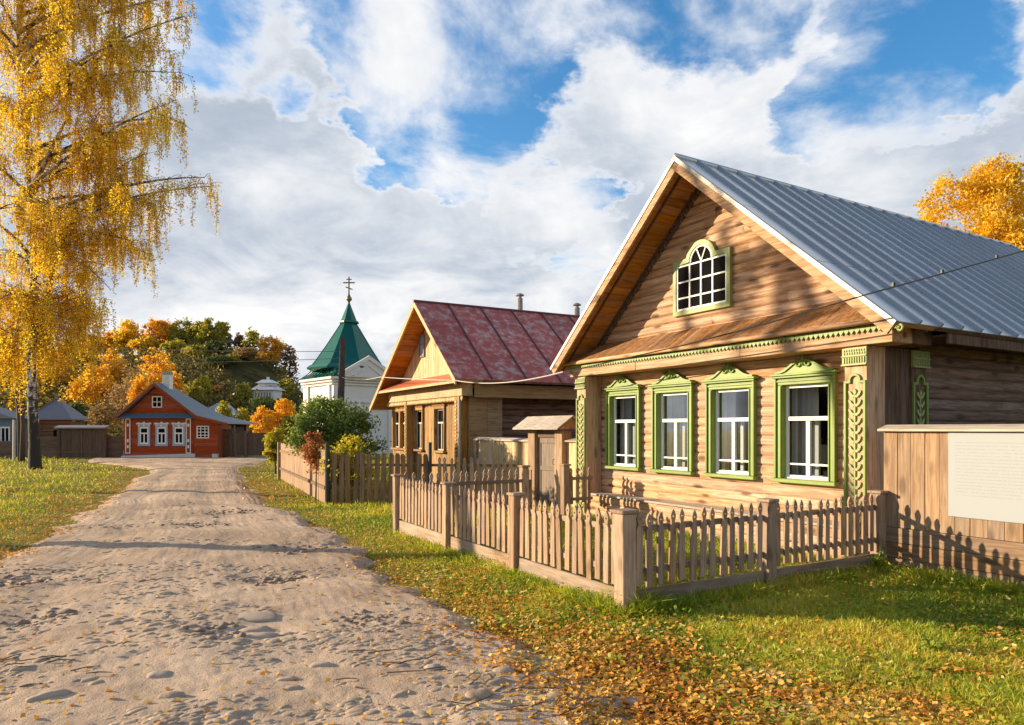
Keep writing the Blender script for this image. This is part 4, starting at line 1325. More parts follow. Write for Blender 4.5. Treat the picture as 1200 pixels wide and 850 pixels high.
# trees of the hill
T = 'autumn_tree'
gH = 'trees along the hill crest'
ptree(T, 'orange-gold crest tree standing leftmost beside the weeping birch foliage', 'tree', 112, 392, 440, 20, 108, 'l_orange', 1, group=gH)
ptree(T, 'lemon-gold round crest tree between two orange trees above the red house', 'tree', 150, 376, 428, 17, 106, 'l_gold', 2, group=gH)
ptree(T, 'tall bright orange crest tree directly above the red house chimney', 'tree', 183, 371, 425, 21, 108, 'l_orange', 3, group=gH, n=3200)
ptree(T, 'small amber tree tucked under the tall orange crest tree', 'tree', 170, 396, 434, 18, 104, 'l_gold', 4, group=gH)
ptree(T, 'dark green crest tree just right of the tall orange one', 'tree', 214, 374, 440, 18, 108, 'l_olive', 5, group=gH, trunk_mat='birch')
ptree(T, 'olive crest tree with yellow patches in the middle of the dark grove', 'tree', 233, 378, 446, 16, 107, 'l_olive', 6, group=gH)
ptree(T, 'tallest dark green tree of the grove left of the hilltop pavilion', 'tree', 250, 373, 448, 18, 106, 'l_olive', 7, group=gH)
ptree(T, 'thin olive tree closest on the left to the hilltop pavilion', 'tree', 264, 383, 420, 8, 112, 'l_olive', 8, group=gH, n=1300)
ptree(T, 'sparse brownish tree just right of the hilltop pavilion', 'tree', 281, 390, 412, 8, 112, 'l_brown', 9, group=gH, n=800)
ptree(T, 'slender green and yellow tree standing alone on the crest', 'tree', 296, 384, 420, 10, 110, 'l_olive', 10, group=gH, n=1300)
ptree(T, 'broad orange tree on the crest nearest to the green church spire', 'tree', 319, 394, 438, 20, 106, 'l_orange', 11, group=gH, n=3000)
ptree(T, 'brown half-bare tree between the broad orange crest tree and the church', 'tree', 339, 404, 445, 10, 104, 'l_brown', 12, group=gH, n=1200)
ptree(T, 'pale orange tree low on the crest under the church-side orange tree', 'tree', 305, 413, 436, 10, 100, 'l_orange', 37, group=gH, n=1100)
gS = 'trees on the hill slope'
ptree(T, 'large golden slope tree seen between birch trunk and bare trees', 'tree', 108, 428, 500, 26, 76, 'l_orange', 13, group=gS, n=3600, leaf=.28)
ptree(T, 'grey-brown half-bare birch behind the red house gable on its left', 'tree', 152, 424, 505, 24, 70, 'l_brown', 14, group=gS, n=2400, leaf=.22, trunk_mat='birch')
ptree(T, 'light orange slope tree directly behind the red house chimney', 'tree', 184, 409, 470, 24, 78, 'l_orange', 15, group=gS, n=3600, leaf=.28)
ptree(T, 'round deep orange tree just right of the white chimney', 'tree', 205, 436, 480, 14, 68, 'l_orange', 16, group=gS, n=2400, leaf=.24)
ptree(T, 'pale gold tree behind the grey-brown birch on the slope', 'tree', 132, 410, 465, 20, 84, 'l_orange', 17, group=gS, n=2600, leaf=.3)
ptree(T, 'brown bushy tree over the plank wall left of the red house', 'tree', 122, 468, 506, 20, 60, 'l_brown', 18, group=gS, n=2200, leaf=.2)
ptree(T, 'lemon-green tree standing alone on the dark slope', 'tree', 239, 440, 470, 10, 78, 'l_yelgrn', 19, group=gS, n=2000, leaf=.22)
ptree('autumn_shrub', 'small rusty red shrub right of the lemon-green tree', 'shrub', 257, 451, 468, 7, 80, 'l_rust', 20, n=900, leaf=.22)
ptree('dark_shrub', 'dark purple-green thicket above the rusty red shrub', 'shrub', 255, 432, 462, 17, 90, 'l_dkgrn', 21, n=2200, leaf=.26)
ptree('dark_shrub', 'olive shrub below the hilltop pavilion', 'shrub', 272, 436, 460, 11, 92, 'l_olive', 22, n=1400, leaf=.26)
ptree('dark_shrub', 'tall olive bush just left of the white hill villa', 'shrub', 284, 446, 486, 12, 76, 'l_olive', 23, n=1800, leaf=.22)
ptree('dark_shrub', 'dark green hedge mass in front of the white hill villa', 'shrub', 312, 464, 482, 22, 72, 'l_dkgrn', 24, n=2200, leaf=.2)
ptree('autumn_shrub', 'bright yellow shrub with green right half beyond the red house roof', 'shrub', 262, 472, 503, 12, 56, 'l_yelgrn', 25, ground=0, n=2600, leaf=.18)
ptree('autumn_shrub', 'yellow-green shrub between the bright yellow and orange shrubs', 'shrub', 284, 476, 506, 11, 55.5, 'l_yelgrn', 26, ground=0, n=2200, leaf=.17)
ptree('autumn_shrub', 'big round orange shrub above the brown double gate', 'shrub', 310, 477, 512, 17, 54, 'l_orange', 27, ground=0, n=3200, leaf=.17)
ptree('autumn_shrub', 'orange shrub touching the white church wall', 'shrub', 333, 467, 500, 13, 55, 'l_orange', 28, ground=0, n=2400, leaf=.17)
ptree('dark_shrub', 'small green bush at the foot of the bright yellow shrub', 'shrub', 278, 495, 508, 12, 53, 'l_green', 29, ground=0, n=1500, leaf=.15)
ptree('autumn_shrub', 'rust-brown shrub behind the red house lean-to roof', 'shrub', 247, 482, 503, 8, 57, 'l_rust', 30, ground=0, n=1200, leaf=.17)
ptree(T, 'dark green conifer-like tree beside the hip-roofed log cabin', 'tree', 92, 470, 506, 11, 58, 'l_dkgrn', 31, ground=0, n=1800, leaf=.2)
ptree(T, 'olive grove tree low on the slope behind the dark grove', 'tree', 228, 405, 470, 17, 96, 'l_olive', 32, group=gS, n=2400, leaf=.3)
ptree(T, 'deep green slope tree under the pavilion grove', 'tree', 250, 400, 452, 14, 98, 'l_dkgrn', 33, group=gS, n=2400, leaf=.3)
ptree(T, 'amber tree on the slope far left behind the birch trunk', 'tree', 55, 405, 500, 30, 85, 'l_orange', 34, group=gS, n=3200, leaf=.3)
ptree(T, 'olive tree on the slope at the far left picture edge', 'tree', 5, 410, 500, 32, 88, 'l_olive', 35, group=gS, n=3000, leaf=.3)
ptree(T, 'golden birch towering beyond the metal roof of the pine house', 'tree', 1150, 192, 370, 84, 38, 'l_gold', 36, n=42000, leaf=.17, trunk_mat='birch', clumps=260, cr=.14)
ptree(T, 'yellow slope tree between the red house chimney and dark grove', 'tree', 206, 398, 450, 15, 100, 'l_yelgrn', 51, group=gS, n=3600, leaf=.3)
ptree(T, 'gold slope tree low behind the left eave of the red house', 'tree', 165, 440, 500, 18, 66, 'l_orange', 52, group=gS, n=3600, leaf=.24)
ptree(T, 'amber crest tree second from the left beside the lemon-gold one', 'tree', 131, 388, 435, 16, 107, 'l_orange', 53, group=gH)
ptree(T, 'orange crest tree half hidden between the tall orange and dark green trees', 'tree', 199, 379, 430, 13, 110, 'l_orange', 54, group=gH)
ptree(T, 'bright gold tree high on the slope behind the birch foliage', 'tree', 82, 402, 470, 24, 96, 'l_orange', 55, group=gS)
ptree('dark_shrub', 'brown-olive thicket on the bare slope under the pavilion', 'shrub', 288, 425, 452, 16, 96, 'l_brown', 56, n=2600, leaf=.28)
ptree('dark_shrub', 'low dark thicket right of the white hill villa', 'shrub', 334, 444, 480, 13, 84, 'l_olive', 57, n=2400, leaf=.26)
ptree('dark_shrub', 'dark thicket on the slope right of the red house chimney', 'shrub', 226, 446, 490, 16, 74, 'l_olive', 58, n=3000, leaf=.24)
# low scrub cover on the slope: nobody could count it
def scrub():
    rng = rng_of(88)
    px = rng.uniform(-200, 352, 26000); Y = rng.uniform(60, 112, 26000)
    X = (px - 600) / FPX * Y
    keep = fbm(X * .12, Y * .12, 61) > .40
    X, Y = X[keep], Y[keep]
    Z = hill_z(X, Y) + rng.random(len(X)) ** 2 * 1.6
    V, F = leaf_quads(np.stack([X, Y, Z], 1), .42, rng)
    kind(mesh_np('scrub', V, F, M['l_scrub']), 'stuff')
scrub()
# shrubs by the fence
ptree('garden_shrub', 'dense green leafy shrub rising behind the brown board fence corner', 'shrub', 388, 463, 548, 56, 18.9, 'l_green', 41, ground=0, n=17000, leaf=.085, clumps=170, cr=.17)
ptree('garden_shrub', 'rusty red-leaved shrub over the corner of the brown fences', 'shrub', 370, 502, 556, 17, 16.9, 'l_rust', 42, ground=0, n=1500, leaf=.075, clumps=45, cr=.26, trunk_r=.018)
ptree('garden_shrub', 'olive and yellow vine shrub leaning over the brown pickets', 'shrub', 410, 510, 572, 30, 16.35, 'l_yelgrn', 43, ground=0, n=3200, leaf=.07, clumps=70, cr=.26, trunk_r=.018)
ptree('garden_shrub', 'bright yellow-green bush at the far end of the board fence', 'shrub', 323, 503, 545, 14, 26.5, 'l_yelgrn', 44, ground=0, n=4200, leaf=.11)
ptree('garden_shrub', 'brown and green bush between the yellow bush and green shrub', 'shrub', 340, 488, 528, 14, 27.5, 'l_olive', 45, ground=0, n=3000, leaf=.11)

# ------------------------------------------------------------------ weeping birches
def weeping_birch(label, base, trunk_pts, limbs, seed, r0, leaf=.085, per_m=7.5, dens=46, lmax=2.6, name='weeping_birch', forks=()):
    rng = rng_of(seed); rr = random.Random(seed)
    t = thing(name, label, 'tree', base, 0)
    B = Vector(base)
    m = MB()
    m.tube([Vector((0, 0, -.15)), Vector((0, 0, .12))] + [p - B for p in trunk_pts], [r0 * 1.75, r0 * 1.25] + [r0 * (1 - .80 * i / (len(trunk_pts) - 1)) for i in range(len(trunk_pts))], 12)
    tw = MB(); leaves = []
    def curve(a, b, sag, n=9):
        mid = (a + b) / 2 + Vector((0, 0, sag))
        return [a * (1 - s) ** 2 + mid * 2 * s * (1 - s) + b * s * s for s in [i / (n - 1) for i in range(n)]]
    def strand(p, length):
        n = max(4, int(length / .18))
        d = Vector((rr.gauss(0, .22), rr.gauss(0, .22), -.55)); pts = [p.copy()]
        q = p.copy()
        for i in range(n):
            d = (d + Vector((rr.gauss(0, .05), rr.gauss(0, .05), -.35))).normalized()
            q = q + d * (length / n); pts.append(q.copy())
        tw.tube(pts[::2] if len(pts) > 4 else pts, .006, 3, False)
        k = int(length * dens)
        s = rng.random(k) ** .9 * (len(pts) - 1.001)
        i0 = s.astype(int); f = (s - i0)[:, None]
        A = np.array([tuple(x) for x in pts])
        leaves.append(A[i0] * (1 - f) + A[i0 + 1] * f + rng.normal(size=(k, 3)) * .065)
    def dress(pts, f0, scale=1.0):
        L = sum((b - a).length for a, b in zip(pts, pts[1:]))
        n = int(L * per_m * scale)
        for i in range(n):
            s = (f0 + (1 - f0) * rr.random()) * (len(pts) - 1.001)
            k = int(s); p = pts[k].lerp(pts[k + 1], s - k)
            a = rr.random() * 2 * math.pi; ll = rr.uniform(.15, 1.0) * min(1.0, L * .3)
            e = p + Vector((math.cos(a) * ll, math.sin(a) * ll, rr.uniform(-.1, .35)))
            tw.tube([p, p.lerp(e, .5) + Vector((0, 0, .08)), e], [.012, .010, .007], 3, False)
            for j in range(rr.choice((1, 2, 2, 3))):
                strand(p.lerp(e, rr.uniform(.3, 1)), min(lmax, max(.3, rr.lognormvariate(-.05, .5))))
    for fpts, fr in forks:
        m.tube([p - B for p in fpts], [fr * (1 - .7 * i / (len(fpts) - 1)) for i in range(len(fpts))], 8)
    for a, b, sag, rad, sc in limbs:
        pts = curve(a - B, b - B, sag)
        m.tube(pts, [rad * (1 - .85 * i / 8) for i in range(9)], 6)
        dress(pts, .10, sc)
        for k in range(3):                                  # side branches
            s = rr.uniform(.3, .85) * 8; i = int(s); p = pts[i].lerp(pts[i + 1], s - i)
            d = (pts[-1] - pts[0]); d.z = 0
            d = d.normalized() if d.length > 1e-3 else Vector((1, 0, 0))
            an = rr.choice((-1, 1)) * rr.uniform(.5, 1.3)
            dd = Vector((d.x * math.cos(an) - d.y * math.sin(an), d.x * math.sin(an) + d.y * math.cos(an), rr.uniform(-.1, .5)))
            e = p + dd * rr.uniform(.9, 2.2)
            sp = curve(p, e, .25, 6)
            m.tube(sp, [rad * .4 * (1 - .8 * j / 5) for j in range(6)], 5)
            dress(sp, .1, sc)
    m.build('trunk', M['birch'], t, smooth=True)
    tw.build('twigs', M['bark_dark'], t)
    C = np.concatenate(leaves)
    C = C[C[:, 2] > .4]
    V, F = leaf_quads(C, leaf, rng)
    mesh_np('crown', V, F, M['l_gold'], t)
    print('birch leaves', len(C))
    return t

YB = 30.2
b0 = P(41, 550, YB); b0.z = 0
def BP(px, py, dy=0.0): return P(px, py, YB + dy)
trunk = [BP(40.5, 520), BP(38, 470), BP(36.5, 420), BP(36, 374), BP(40, 310), BP(36, 240), BP(30, 160), BP(22, 80), BP(20, -10)]
limbs = []
def LB(a, b, sag, rad, dya=0, dyb=0, sc=1.0): limbs.append((BP(*a, dya), BP(*b, dyb), sag, rad, sc))
LB((38, 330), (95, 250), .6, .10, 0, -1.5); LB((38, 340), (112, 330), .8, .09, 0, 1.5); LB((38, 300), (165, 232), 1.0, .11, 0, -2)
LB((40, 300), (180, 300), 1.0, .09, 0, 1.5); LB((36, 260), (240, 208), 1.0, .11, 0, -1); LB((36, 270), (255, 218), .8, .08, 0, .5, .7)
LB((34, 220), (205, 118), .8, .10, 0, -2.5); LB((32, 200), (190, 150), .8, .09, 0, 2.0); LB((28, 140), (150, 40), .6, .10, 0, -2.5)
LB((26, 120), (215, 20), .9, .10, 0, -1.0); LB((24, 100), (205, 60), .9, .09, 0, 1.5); LB((20, 40), (180, -30), .6, .10, 0, -1.5)
LB((20, 20), (210, -20), .7, .09, 0, 1); LB((20, -10), (100, -80), .5, .08, 0, -1); LB((20, 0), (70, -50), .5, .07, 0, 2)
LB((36, 300), (-30, 250), .6, .10, 0, -2); LB((34, 230), (-50, 170), .6, .10, 0, -1.5); LB((26, 150), (-60, 80), .6, .10, 0, -2.5)
LB((22, 60), (-60, -10), .6, .09, 0, -1); LB((38, 350), (0, 350), .4, .08, 0, -2.5); LB((36, 320), (20, 300), .6, .08, 0, 3.5)
LB((30, 180), (40, 110), .5, .08, 0, -3.5); LB((30, 190), (60, 170), .6, .08, 0, 3.5); LB((36, 260), (60, 240), .6, .08, 0, -3.8)
LB((22, 90), (80, 30), .6, .08, 0, 3); LB((24, 100), (60, 60), .5, .08, 0, -3.5); LB((38, 330), (70, 385), .9, .07, 0, -1.5, .8)
LB((38, 340), (15, 400), .9, .07, 0, -1.5, .8); LB((38, 340), (90, 395), 1.2, .07, 0, .8, .6); LB((36, 300), (130, 340), 1.3, .07, 0, -1.2, .8)
LB((26, 130), (130, 100), .8, .08, 0, -.5); LB((34, 230), (110, 190), .8, .08, 0, -1.0)
LB((36, 380), (115, 400), 1.4, .07, 0, 1.0); LB((36, 370), (70, 430), 1.2, .06, 0, 2.2); LB((36, 380), (-10, 410), 1.0, .06, 0, .8); LB((36, 350), (95, 440), 1.6, .06, 0, 1.6)
LB((37, 360), (125, 385), 1.6, .07, 0, .3); LB((36, 360), (-40, 380), 1.4, .07, 0, -.5); LB((36, 340), (10, 390), 1.2, .06, 0, 2.4); LB((34, 200), (140, 160), .8, .08, 0, .4)
LB((34, 220), (170, 200), .8, .08, 0, 2.2); LB((36, 280), (100, 300), .8, .08, 0, -2); LB((21, 60), (70, -10), .5, .07, 0, 1.5); LB((21, 40), (-25, -30), .5, .07, 0, -1); LB((22, 90), (-10, 20), .5, .06, 0, 1.5); LB((20, 10), (130, -50), .6, .08, 0, .5); LB((21, 30), (45, -60), .5, .06, 0, -2.2); LB((22, 70), (110, 10), .6, .08, 0, -2.2)
LB((37, 390), (5, 430), 1.0, .05, 0, 2.6); LB((37, 385), (-25, 440), 1.2, .05, 0, 1.0); LB((37, 390), (22, 440), 1.0, .05, 0, 3.0); LB((37, 380), (75, 415), 1.2, .05, 0, 3.0)
LB((30, 180), (200, 140), .9, .08, 0, .8); LB((34, 240), (195, 245), 1.0, .08, 0, .3); LB((36, 290), (160, 285), 1.0, .08, 0, -.8); LB((26, 120), (205, 85), .9, .08, 0, -2.2); LB((22, 60), (222, -5), .9, .08, 0, 1.8)
fork = [([BP(38, 400), BP(55, 350), BP(64, 310), BP(80, 270)], .15), ([BP(34, 230), BP(60, 175), BP(78, 140)], .12)]
weeping_birch('tall golden weeping birch with black and white trunk on the left lawn', b0, trunk, limbs, 5, .215, .086, 4.5, 43, 2.7, forks=fork)

def side_birch(label, x, y, zc0, h, rad, seed, sc, r0=.17, lean=(0, 0)):
    """a slimmer birch standing left of the view: its shade crosses the road and the house front"""
    rr = random.Random(seed); base = Vector((x, y, 0))
    ax = lambda f: Vector((lean[0] * f ** 1.6, lean[1] * f ** 1.6, h * f))
    tp = [base + ax(f) + Vector((rr.uniform(-.05, .05), rr.uniform(-.05, .05), 0)) for f in (.08, .25, .45, .65, .82, .97)]
    lb = []
    for i in range(6):
        z = zc0 + (h - zc0) * (i + .3) / 6; a = i * 2.4 + rr.uniform(-.3, .3); q = rad * (1.05 - .5 * (i / 6)) * rr.uniform(.7, 1.0)
        a0 = base + ax(z / h); lb.append((a0, a0 + Vector((math.cos(a) * q, math.sin(a) * q, .9)), .3, .05, sc))
    weeping_birch(label, base, tp, lb, seed, r0, .12, 1.15, 70, 1.7)
side_birch('slim birch left of the road whose trunk shadow crosses the stones', -14.5, 11.2, 7.6, 12.0, 3.0, 21, 1.0, .25, (.3, 3.4))
side_birch('slim birch farther up the left verge shading the road bend', -17.0, 19.9, 7.0, 13.0, 2.6, 22, .6, .22)

# ------------------------------------------------------------------ far buildings: red house
HR = thing('red_cottage', 'small rust-red cottage with three blue-framed windows at the road end', 'house', (-23.0, 41, 0), 0)
def red_house():
    W = 4.12; L2 = 5.55; D = 4.6
    ez, az = 2.42, 4.42; cx = 1.98
    m = MB()
    ops = []
    courses(m, 0, 0, W, .18, 2.40, .17, ops, .1, 'x', 1, 9, .01)
    m.build('front_wall', M['red_wall'], HR)
    m = MB()
    n = 11
    for i in range(n):
        z0, z1 = 2.64 + (az - .1 - 2.64) * i / n, 2.64 + (az - .1 - 2.64) * (i + 1) / n
        f = lambda z: (az - .08 - z) / (az - ez) * 2.15
        board(m, .02, z0, z1 - .004, cx - f(z0), cx - f(z1), cx + f(z0), cx + f(z1), .08, 'x', 1, .01)
    m.build('gable_wall', M['red_wall'], HR)
    m = MB(); courses(m, .03, W + .003, L2, .05, 2.0, .17, (), .1, 'x', 1, 9, .01)
    m.hexa([(W + .003, .03, 2.003), (L2, .03, 2.003), (L2, .12, 2.003), (W + .003, .12, 2.003), (W + .003, .03, 2.50), (L2, .03, 2.003 + .13), (L2, .12, 2.003 + .13), (W + .003, .12, 2.50)])
    m.build('lean_to', M['red_wall'], HR)
    m = MB(); m.box(L2 - .1, L2, .13, 2.0, .05, 2.0); m.build('side_wall', M['red_wall'], HR)
    m = MB(); m.box(L2 + .003, L2 + .55, .9, 1.0, .05, 1.75); m.box(L2 + .55, L2 + .65, .88, 1.02, .0, 2.0); d = m.build('porch', M['log_far'], HR)
    m = MB(); m.box(.0, .1, .12, D, .1, 2.4); m.box(.1, L2, D - .1, D, .1, 2.2); m.build('back_wall', M['red_wall'], HR)
    m = MB(); m.hexa([(-.12, -.06, 0), (W + .10, -.06, 0), (W + .10, .2, 0), (-.12, .2, 0), (-.12, -.06, .17), (W + .10, -.06, .30), (W + .10, .2, .30), (-.12, .2, .17)]); m.build('plinth', M['cement'], HR)
    m = MB(); m.box(L2 - .28, L2 + .02, -.10, .12, 0, .28); m.build('corner_stone', M['cement'], HR)
    # blue pent between wall and gable
    m = MB(); m.hexa([(-.34, -.38, 2.40), (W + .36, -.38, 2.40), (W + .36, .02, 2.40), (-.34, .02, 2.40), (-.34, -.34, 2.44), (W + .36, -.34, 2.44), (W + .2, .018, 2.70), (-.2, .018, 2.70)]); m.build('pent_roof', M['blue_dark'], HR)
    # roof
    ls, lz = -.42, 2.36
    rs = [(cx, az), (W - .35, 3.02), (W + .35, 2.50), (L2 + .75, 2.05)]
    yf, yk, yb_ = -.40, 1.4, D
    m = MB()
    m.hexa([(ls, yf, lz), (cx, yf, az), (cx, yk, az), (ls, D, lz), (ls, yf, lz + .07), (cx, yf, az + .07), (cx, yk, az + .07), (ls, D, lz + .07)])
    for i in range(3):
        (x0, z0), (x1, z1) = rs[i], rs[i + 1]
        ka = yk + (D - yk) * (0, .45, .8, 1)[i]; kb = yk + (D - yk) * (0, .45, .8, 1)[i + 1]
        m.hexa([(x0, yf, z0), (x1, yf, z1), (x1, kb, z1), (x0, ka, z0), (x0, yf, z0 + .07), (x1, yf, z1 + .07), (x1, kb, z1 + .07), (x0, ka, z0 + .07)])
    m.add([(cx, yk, az + .07), (ls, D, lz + .07), (L2 + .75, D, 2.12), (W + .35, yk + (D - yk) * .8, 2.57), (W - .35, yk + (D - yk) * .45, 3.09)], [(0, 1, 2, 3, 4)])
    ro = m.build('roof', M['grey_roof'], HR)
    m = MB()
    def bar(p, q, t=.15):
        m.hexa([(p[0], yf - .03, p[1] - t), (q[0], yf - .03, q[1] - t), (q[0], yf + .02, q[1] - t), (p[0], yf + .02, p[1] - t), (p[0], yf - .03, p[1] + .03), (q[0], yf - .03, q[1] + .03), (q[0], yf + .02, q[1] + .03), (p[0], yf + .02, p[1] + .03)])
    bar((ls, lz), (cx, az))
    for i in range(3): bar(rs[i], rs[i + 1], .12)
    m.build('barge_board', M['red_wall'], HR)
    m = MB(); m.box(cx - .02, cx + .42, .6, 1.04, az - .5, az + .62)
    c = m.build('chimney', M['whitewash'], HR)
    m = MB(); m.hexa([(cx - .08, .54, az + .622), (cx + .48, .54, az + .622), (cx + .48, 1.10, az + .622), (cx - .08, 1.10, az + .622), (cx + .14, .76, az + .84), (cx + .26, .76, az + .84), (cx + .26, .88, az + .84), (cx + .14, .88, az + .84)]); m.build('chimney_cap', M['grey_roof'], c)
    # carved white corner strips
    for x in (.12, W - .42):
        m = MB(); m.box(x, x + .30, -.045, -.002, .30, 2.38); p = m.build('corner_board', M['red_wall'], HR)
        m = MB(); m.box(x, x + .05, -.065, -.046, .30, 2.38); m.box(x + .25, x + .30, -.065, -.046, .30, 2.38); m.box(x + .051, x + .249, -.065, -.046, 2.31, 2.38); m.box(x + .051, x + .249, -.065, -.046, .30, .36)
        for z in (.62, .98, 1.9): m.box(x + .10, x + .20, -.065, -.046, z, z + .17)
        m.build('carving', M['white'], p)
    # windows
    def win(cx_, z0, z1, w):
        m = MB(); a, b = cx_ - w / 2, cx_ + w / 2
        m.box(a - .10, a - .002, -.05, -.002, z0 - .12, z1 + .1); m.box(b + .002, b + .10, -.05, -.002, z0 - .12, z1 + .1); m.box(a - .10, b + .10, -.055, -.003, z1 + .101, z1 + .25); m.box(a - .12, b + .12, -.08, -.003, z0 - .20, z0 - .121)
        wn = m.build('window', M['blue'], HR)
        m = MB(); m.box(a - .17, b + .17, -.09, -.003, z1 + .252, z1 + .30); m.prism([(a - .2, z1 + .302), (a - .1, z1 + .36), (cx_ - .12, z1 + .32), (cx_, z1 + .42), (cx_ + .12, z1 + .32), (b + .1, z1 + .36), (b + .2, z1 + .302)], 'y', -.06, -.004)
        m.box(a - .09, a - .03, -.07, -.057, z1 + .13, z1 + .22); m.box(b + .03, b + .09, -.07, -.057, z1 + .13, z1 + .22); m.box(cx_ - .05, cx_ + .05, -.07, -.057, z1 + .12, z1 + .22)
        m.build('carved_top', M['white'], wn)
        m = MB(); t = .07
        m.ring([(a, z0 - .1), (a, z1 + .09), (b, z1 + .09), (b, z0 - .1)], [(a + t, z0), (a + t, z1), (b - t, z1), (b - t, z0)], 'y', -.04, -.004)
        m.box(cx_ - .035, cx_ + .035, -.038, -.006, z0, z1 - .32); m.box(a + t, b - t, -.039, -.006, z1 - .32, z1 - .24)
        m.build('sash', M['white'], wn)
        m = MB(); m.box(a + .01, b - .01, -.018, -.010, z0 - .05, z1 + .05); m.build('pane', M['pane_dark'], wn)
    for c in (1.22, 2.26, 3.28): win(c, .95, 1.78, .52)
    def plain(a, b, z0, z1, nx, nz, y):
        m = MB(); t = .06
        m.ring([(a, z0), (a, z1), (b, z1), (b, z0)], [(a + t, z0 + t), (a + t, z1 - t), (b - t, z1 - t), (b - t, z0 + t)], 'y', y - .05, y - .003)
        wn = m.build('window', M['white'], HR)
        m = MB()
        for i in range(1, nx): x = a + (b - a) * i / nx; m.box(x - .022, x + .022, y - .046, y - .008, z0 + t, z1 - t)
        for i in range(1, nz): z = z0 + (z1 - z0) * i / nz; m.box(a + t, b - t, y - .044, y - .010, z - .022, z + .022)
        m.build('glazing_bar', M['white'], wn)
        m = MB(); m.box(a + .02, b - .02, y - .020, y - .012, z0 + .02, z1 - .02); m.build('pane', M['pane_dark'], wn)
    plain(cx - .30, cx + .30, 3.02, 3.70, 2, 2, .02)
    plain(4.32, 5.05, 1.20, 1.94, 3, 4, .03)
    # light-proof core
    m = MB(); m.box(.12, L2 - .12, .14, D - .12, .1, 1.9); m.build('inner_wall', M['dark_in'], HR)
red_house()

def wall_run(name, label, cat, x0, x1, Y, h, mat, rows, posts=(), capm=None, ph=None, z0=0.0, upright=False):
    t = thing(name, label, cat, (x0, Y, 0), 0)
    m = MB(); L = x1 - x0
    if upright:
        x = 0
        while x < L - .05:
            w = min(.2, L - x); m.box(x, x + w - .006, rnd.uniform(-.005, .005), .05, z0, h); x += w
    else: courses(m, 0, 0, L, z0, h, h / rows, (), .06, 'x', 1, 5, .015)
    m.build('board', M[mat], t)
    for p in posts:
        m = MB(); m.box(p - .09, p + .09, -.05, .12, 0, (ph or h) + .03); m.build('post', M[mat], t)
    if capm:
        m = MB(); m.hexa([(-.12, -.22, h), (L + .12, -.22, h), (L + .12, .25, h + .12), (-.12, .25, h + .12), (-.12, -.22, h + .07), (L + .12, -.22, h + .07), (L + .12, .25, h + .2), (-.12, .25, h + .2)]); m.build('cap_board', M[capm], t)
    return t
gx_ = lambda px, Y: (px - 600) / FPX * Y
wall_run('plank_wall', 'low brown plank wall between the brown gate and the red cottage', 'fence', gx_(125, 41.2), gx_(144, 41.2), 41.2, 1.32, 'far_brown_x', 6)
wall_run('plank_wall', 'low brown plank wall behind the birch trunk', 'fence', gx_(46, 41.2), gx_(67, 41.2), 41.2, 1.30, 'far_brown_x', 6)
gt = wall_run('plank_gate', 'wide brown double gate under a slanted grey cap left of the red cottage', 'gate', gx_(68, 40.9), gx_(123, 40.9), 40.9, 1.78, 'far_brown', 5, (.05, 2.75), 'far_roof', None, .08, True)
m = MB(); m.box(1.37, 1.44, -.03, -.008, .1, 1.75); m.box(.15, 1.36, -.03, -.008, .35, .43); m.box(1.45, 2.65, -.03, -.008, .35, .43); m.build('brace', M['far_brown_x'], gt)
wall_run('plank_wall', 'ochre lower wall and planks at the far left below blue window', 'fence', gx_(-60, 41), gx_(17, 41), 41, 1.05, 'far_brown_x', 5)
dg = wall_run('plank_gate', 'dark brown double gate with tall middle post right of the red cottage', 'gate', gx_(270, 41.5), gx_(322, 41.5), 41.5, 1.52, 'far_brown', 5, (.05, .92, 2.6), None, 1.62, .16, True)

# log cabin with hip roof, blue house behind the birch
CB = thing('log_cabin', 'log cabin with pointed grey hip roof half hidden by the birch', 'house', (gx_(44, 44), 44, 0), 0)
m = MB(); courses(m, 0, 0, 2.1, 0, 2.25, .22, (), .12, 'x', 1, 9, .05); m.box(.0, 2.1, .13, 1.3, 0, 2.2); m.build('log_wall', M['log_far'], CB)
m = MB(); m.box(-.1, 2.25, -.1, -.02, 2.12, 2.32); m.box(1.95, 2.1, -.09, -.03, 0, 2.11); m.build('cornice', M['red_wall'], CB)
m = MB(); m.add([(-.5, -.4, 2.33), (2.4, -.4, 2.33), (2.4, 1.4, 2.33), (-.5, 1.4, 2.33), (.85, .35, 3.75), (1.0, .55, 3.75), (-.5, -.4, 2.40), (2.4, -.4, 2.40), (2.4, 1.4, 2.40), (-.5, 1.4, 2.40)], [(0, 1, 2, 3), (0, 1, 7, 6), (1, 2, 8, 7), (2, 3, 9, 8), (3, 0, 6, 9), (6, 7, 5, 4), (7, 8, 5), (8, 9, 4, 5), (9, 6, 4)]); m.build('roof', M['far_roof'], CB)
m = MB(); m.box(1.02, 1.38, -.02, -.004, .8, 1.7); m.build('window', M['pane_dark'], CB)
BH = thing('blue_house', 'grey-blue house corner with white window at the far left edge', 'house', (gx_(-70, 42.5), 42.5, 0), 0)
m = MB(); m.box(0, 4.4, 0, 1.4, 0, 2.4); m.build('wall', M['blue_dark'], BH)
m = MB(); m.prism([(-.4, 2.4), (4.8, 2.4), (2.2, 3.3)], 'y', -.3, 1.5); m.build('roof', M['far_roof'], BH)
m = MB(); m.ring([(3.72, .85), (3.72, 1.9), (4.30, 1.9), (4.30, .85)], [(3.80, .95), (3.80, 1.8), (4.22, 1.8), (4.22, .95)], 'y', -.05, -.003); m.box(3.98, 4.04, -.045, -.008, .95, 1.8)
wn = m.build('window', M['white'], BH)
m = MB(); m.box(3.75, 4.27, -.02, -.004, .9, 1.85); m.build('pane', M['pane_dark'], wn)
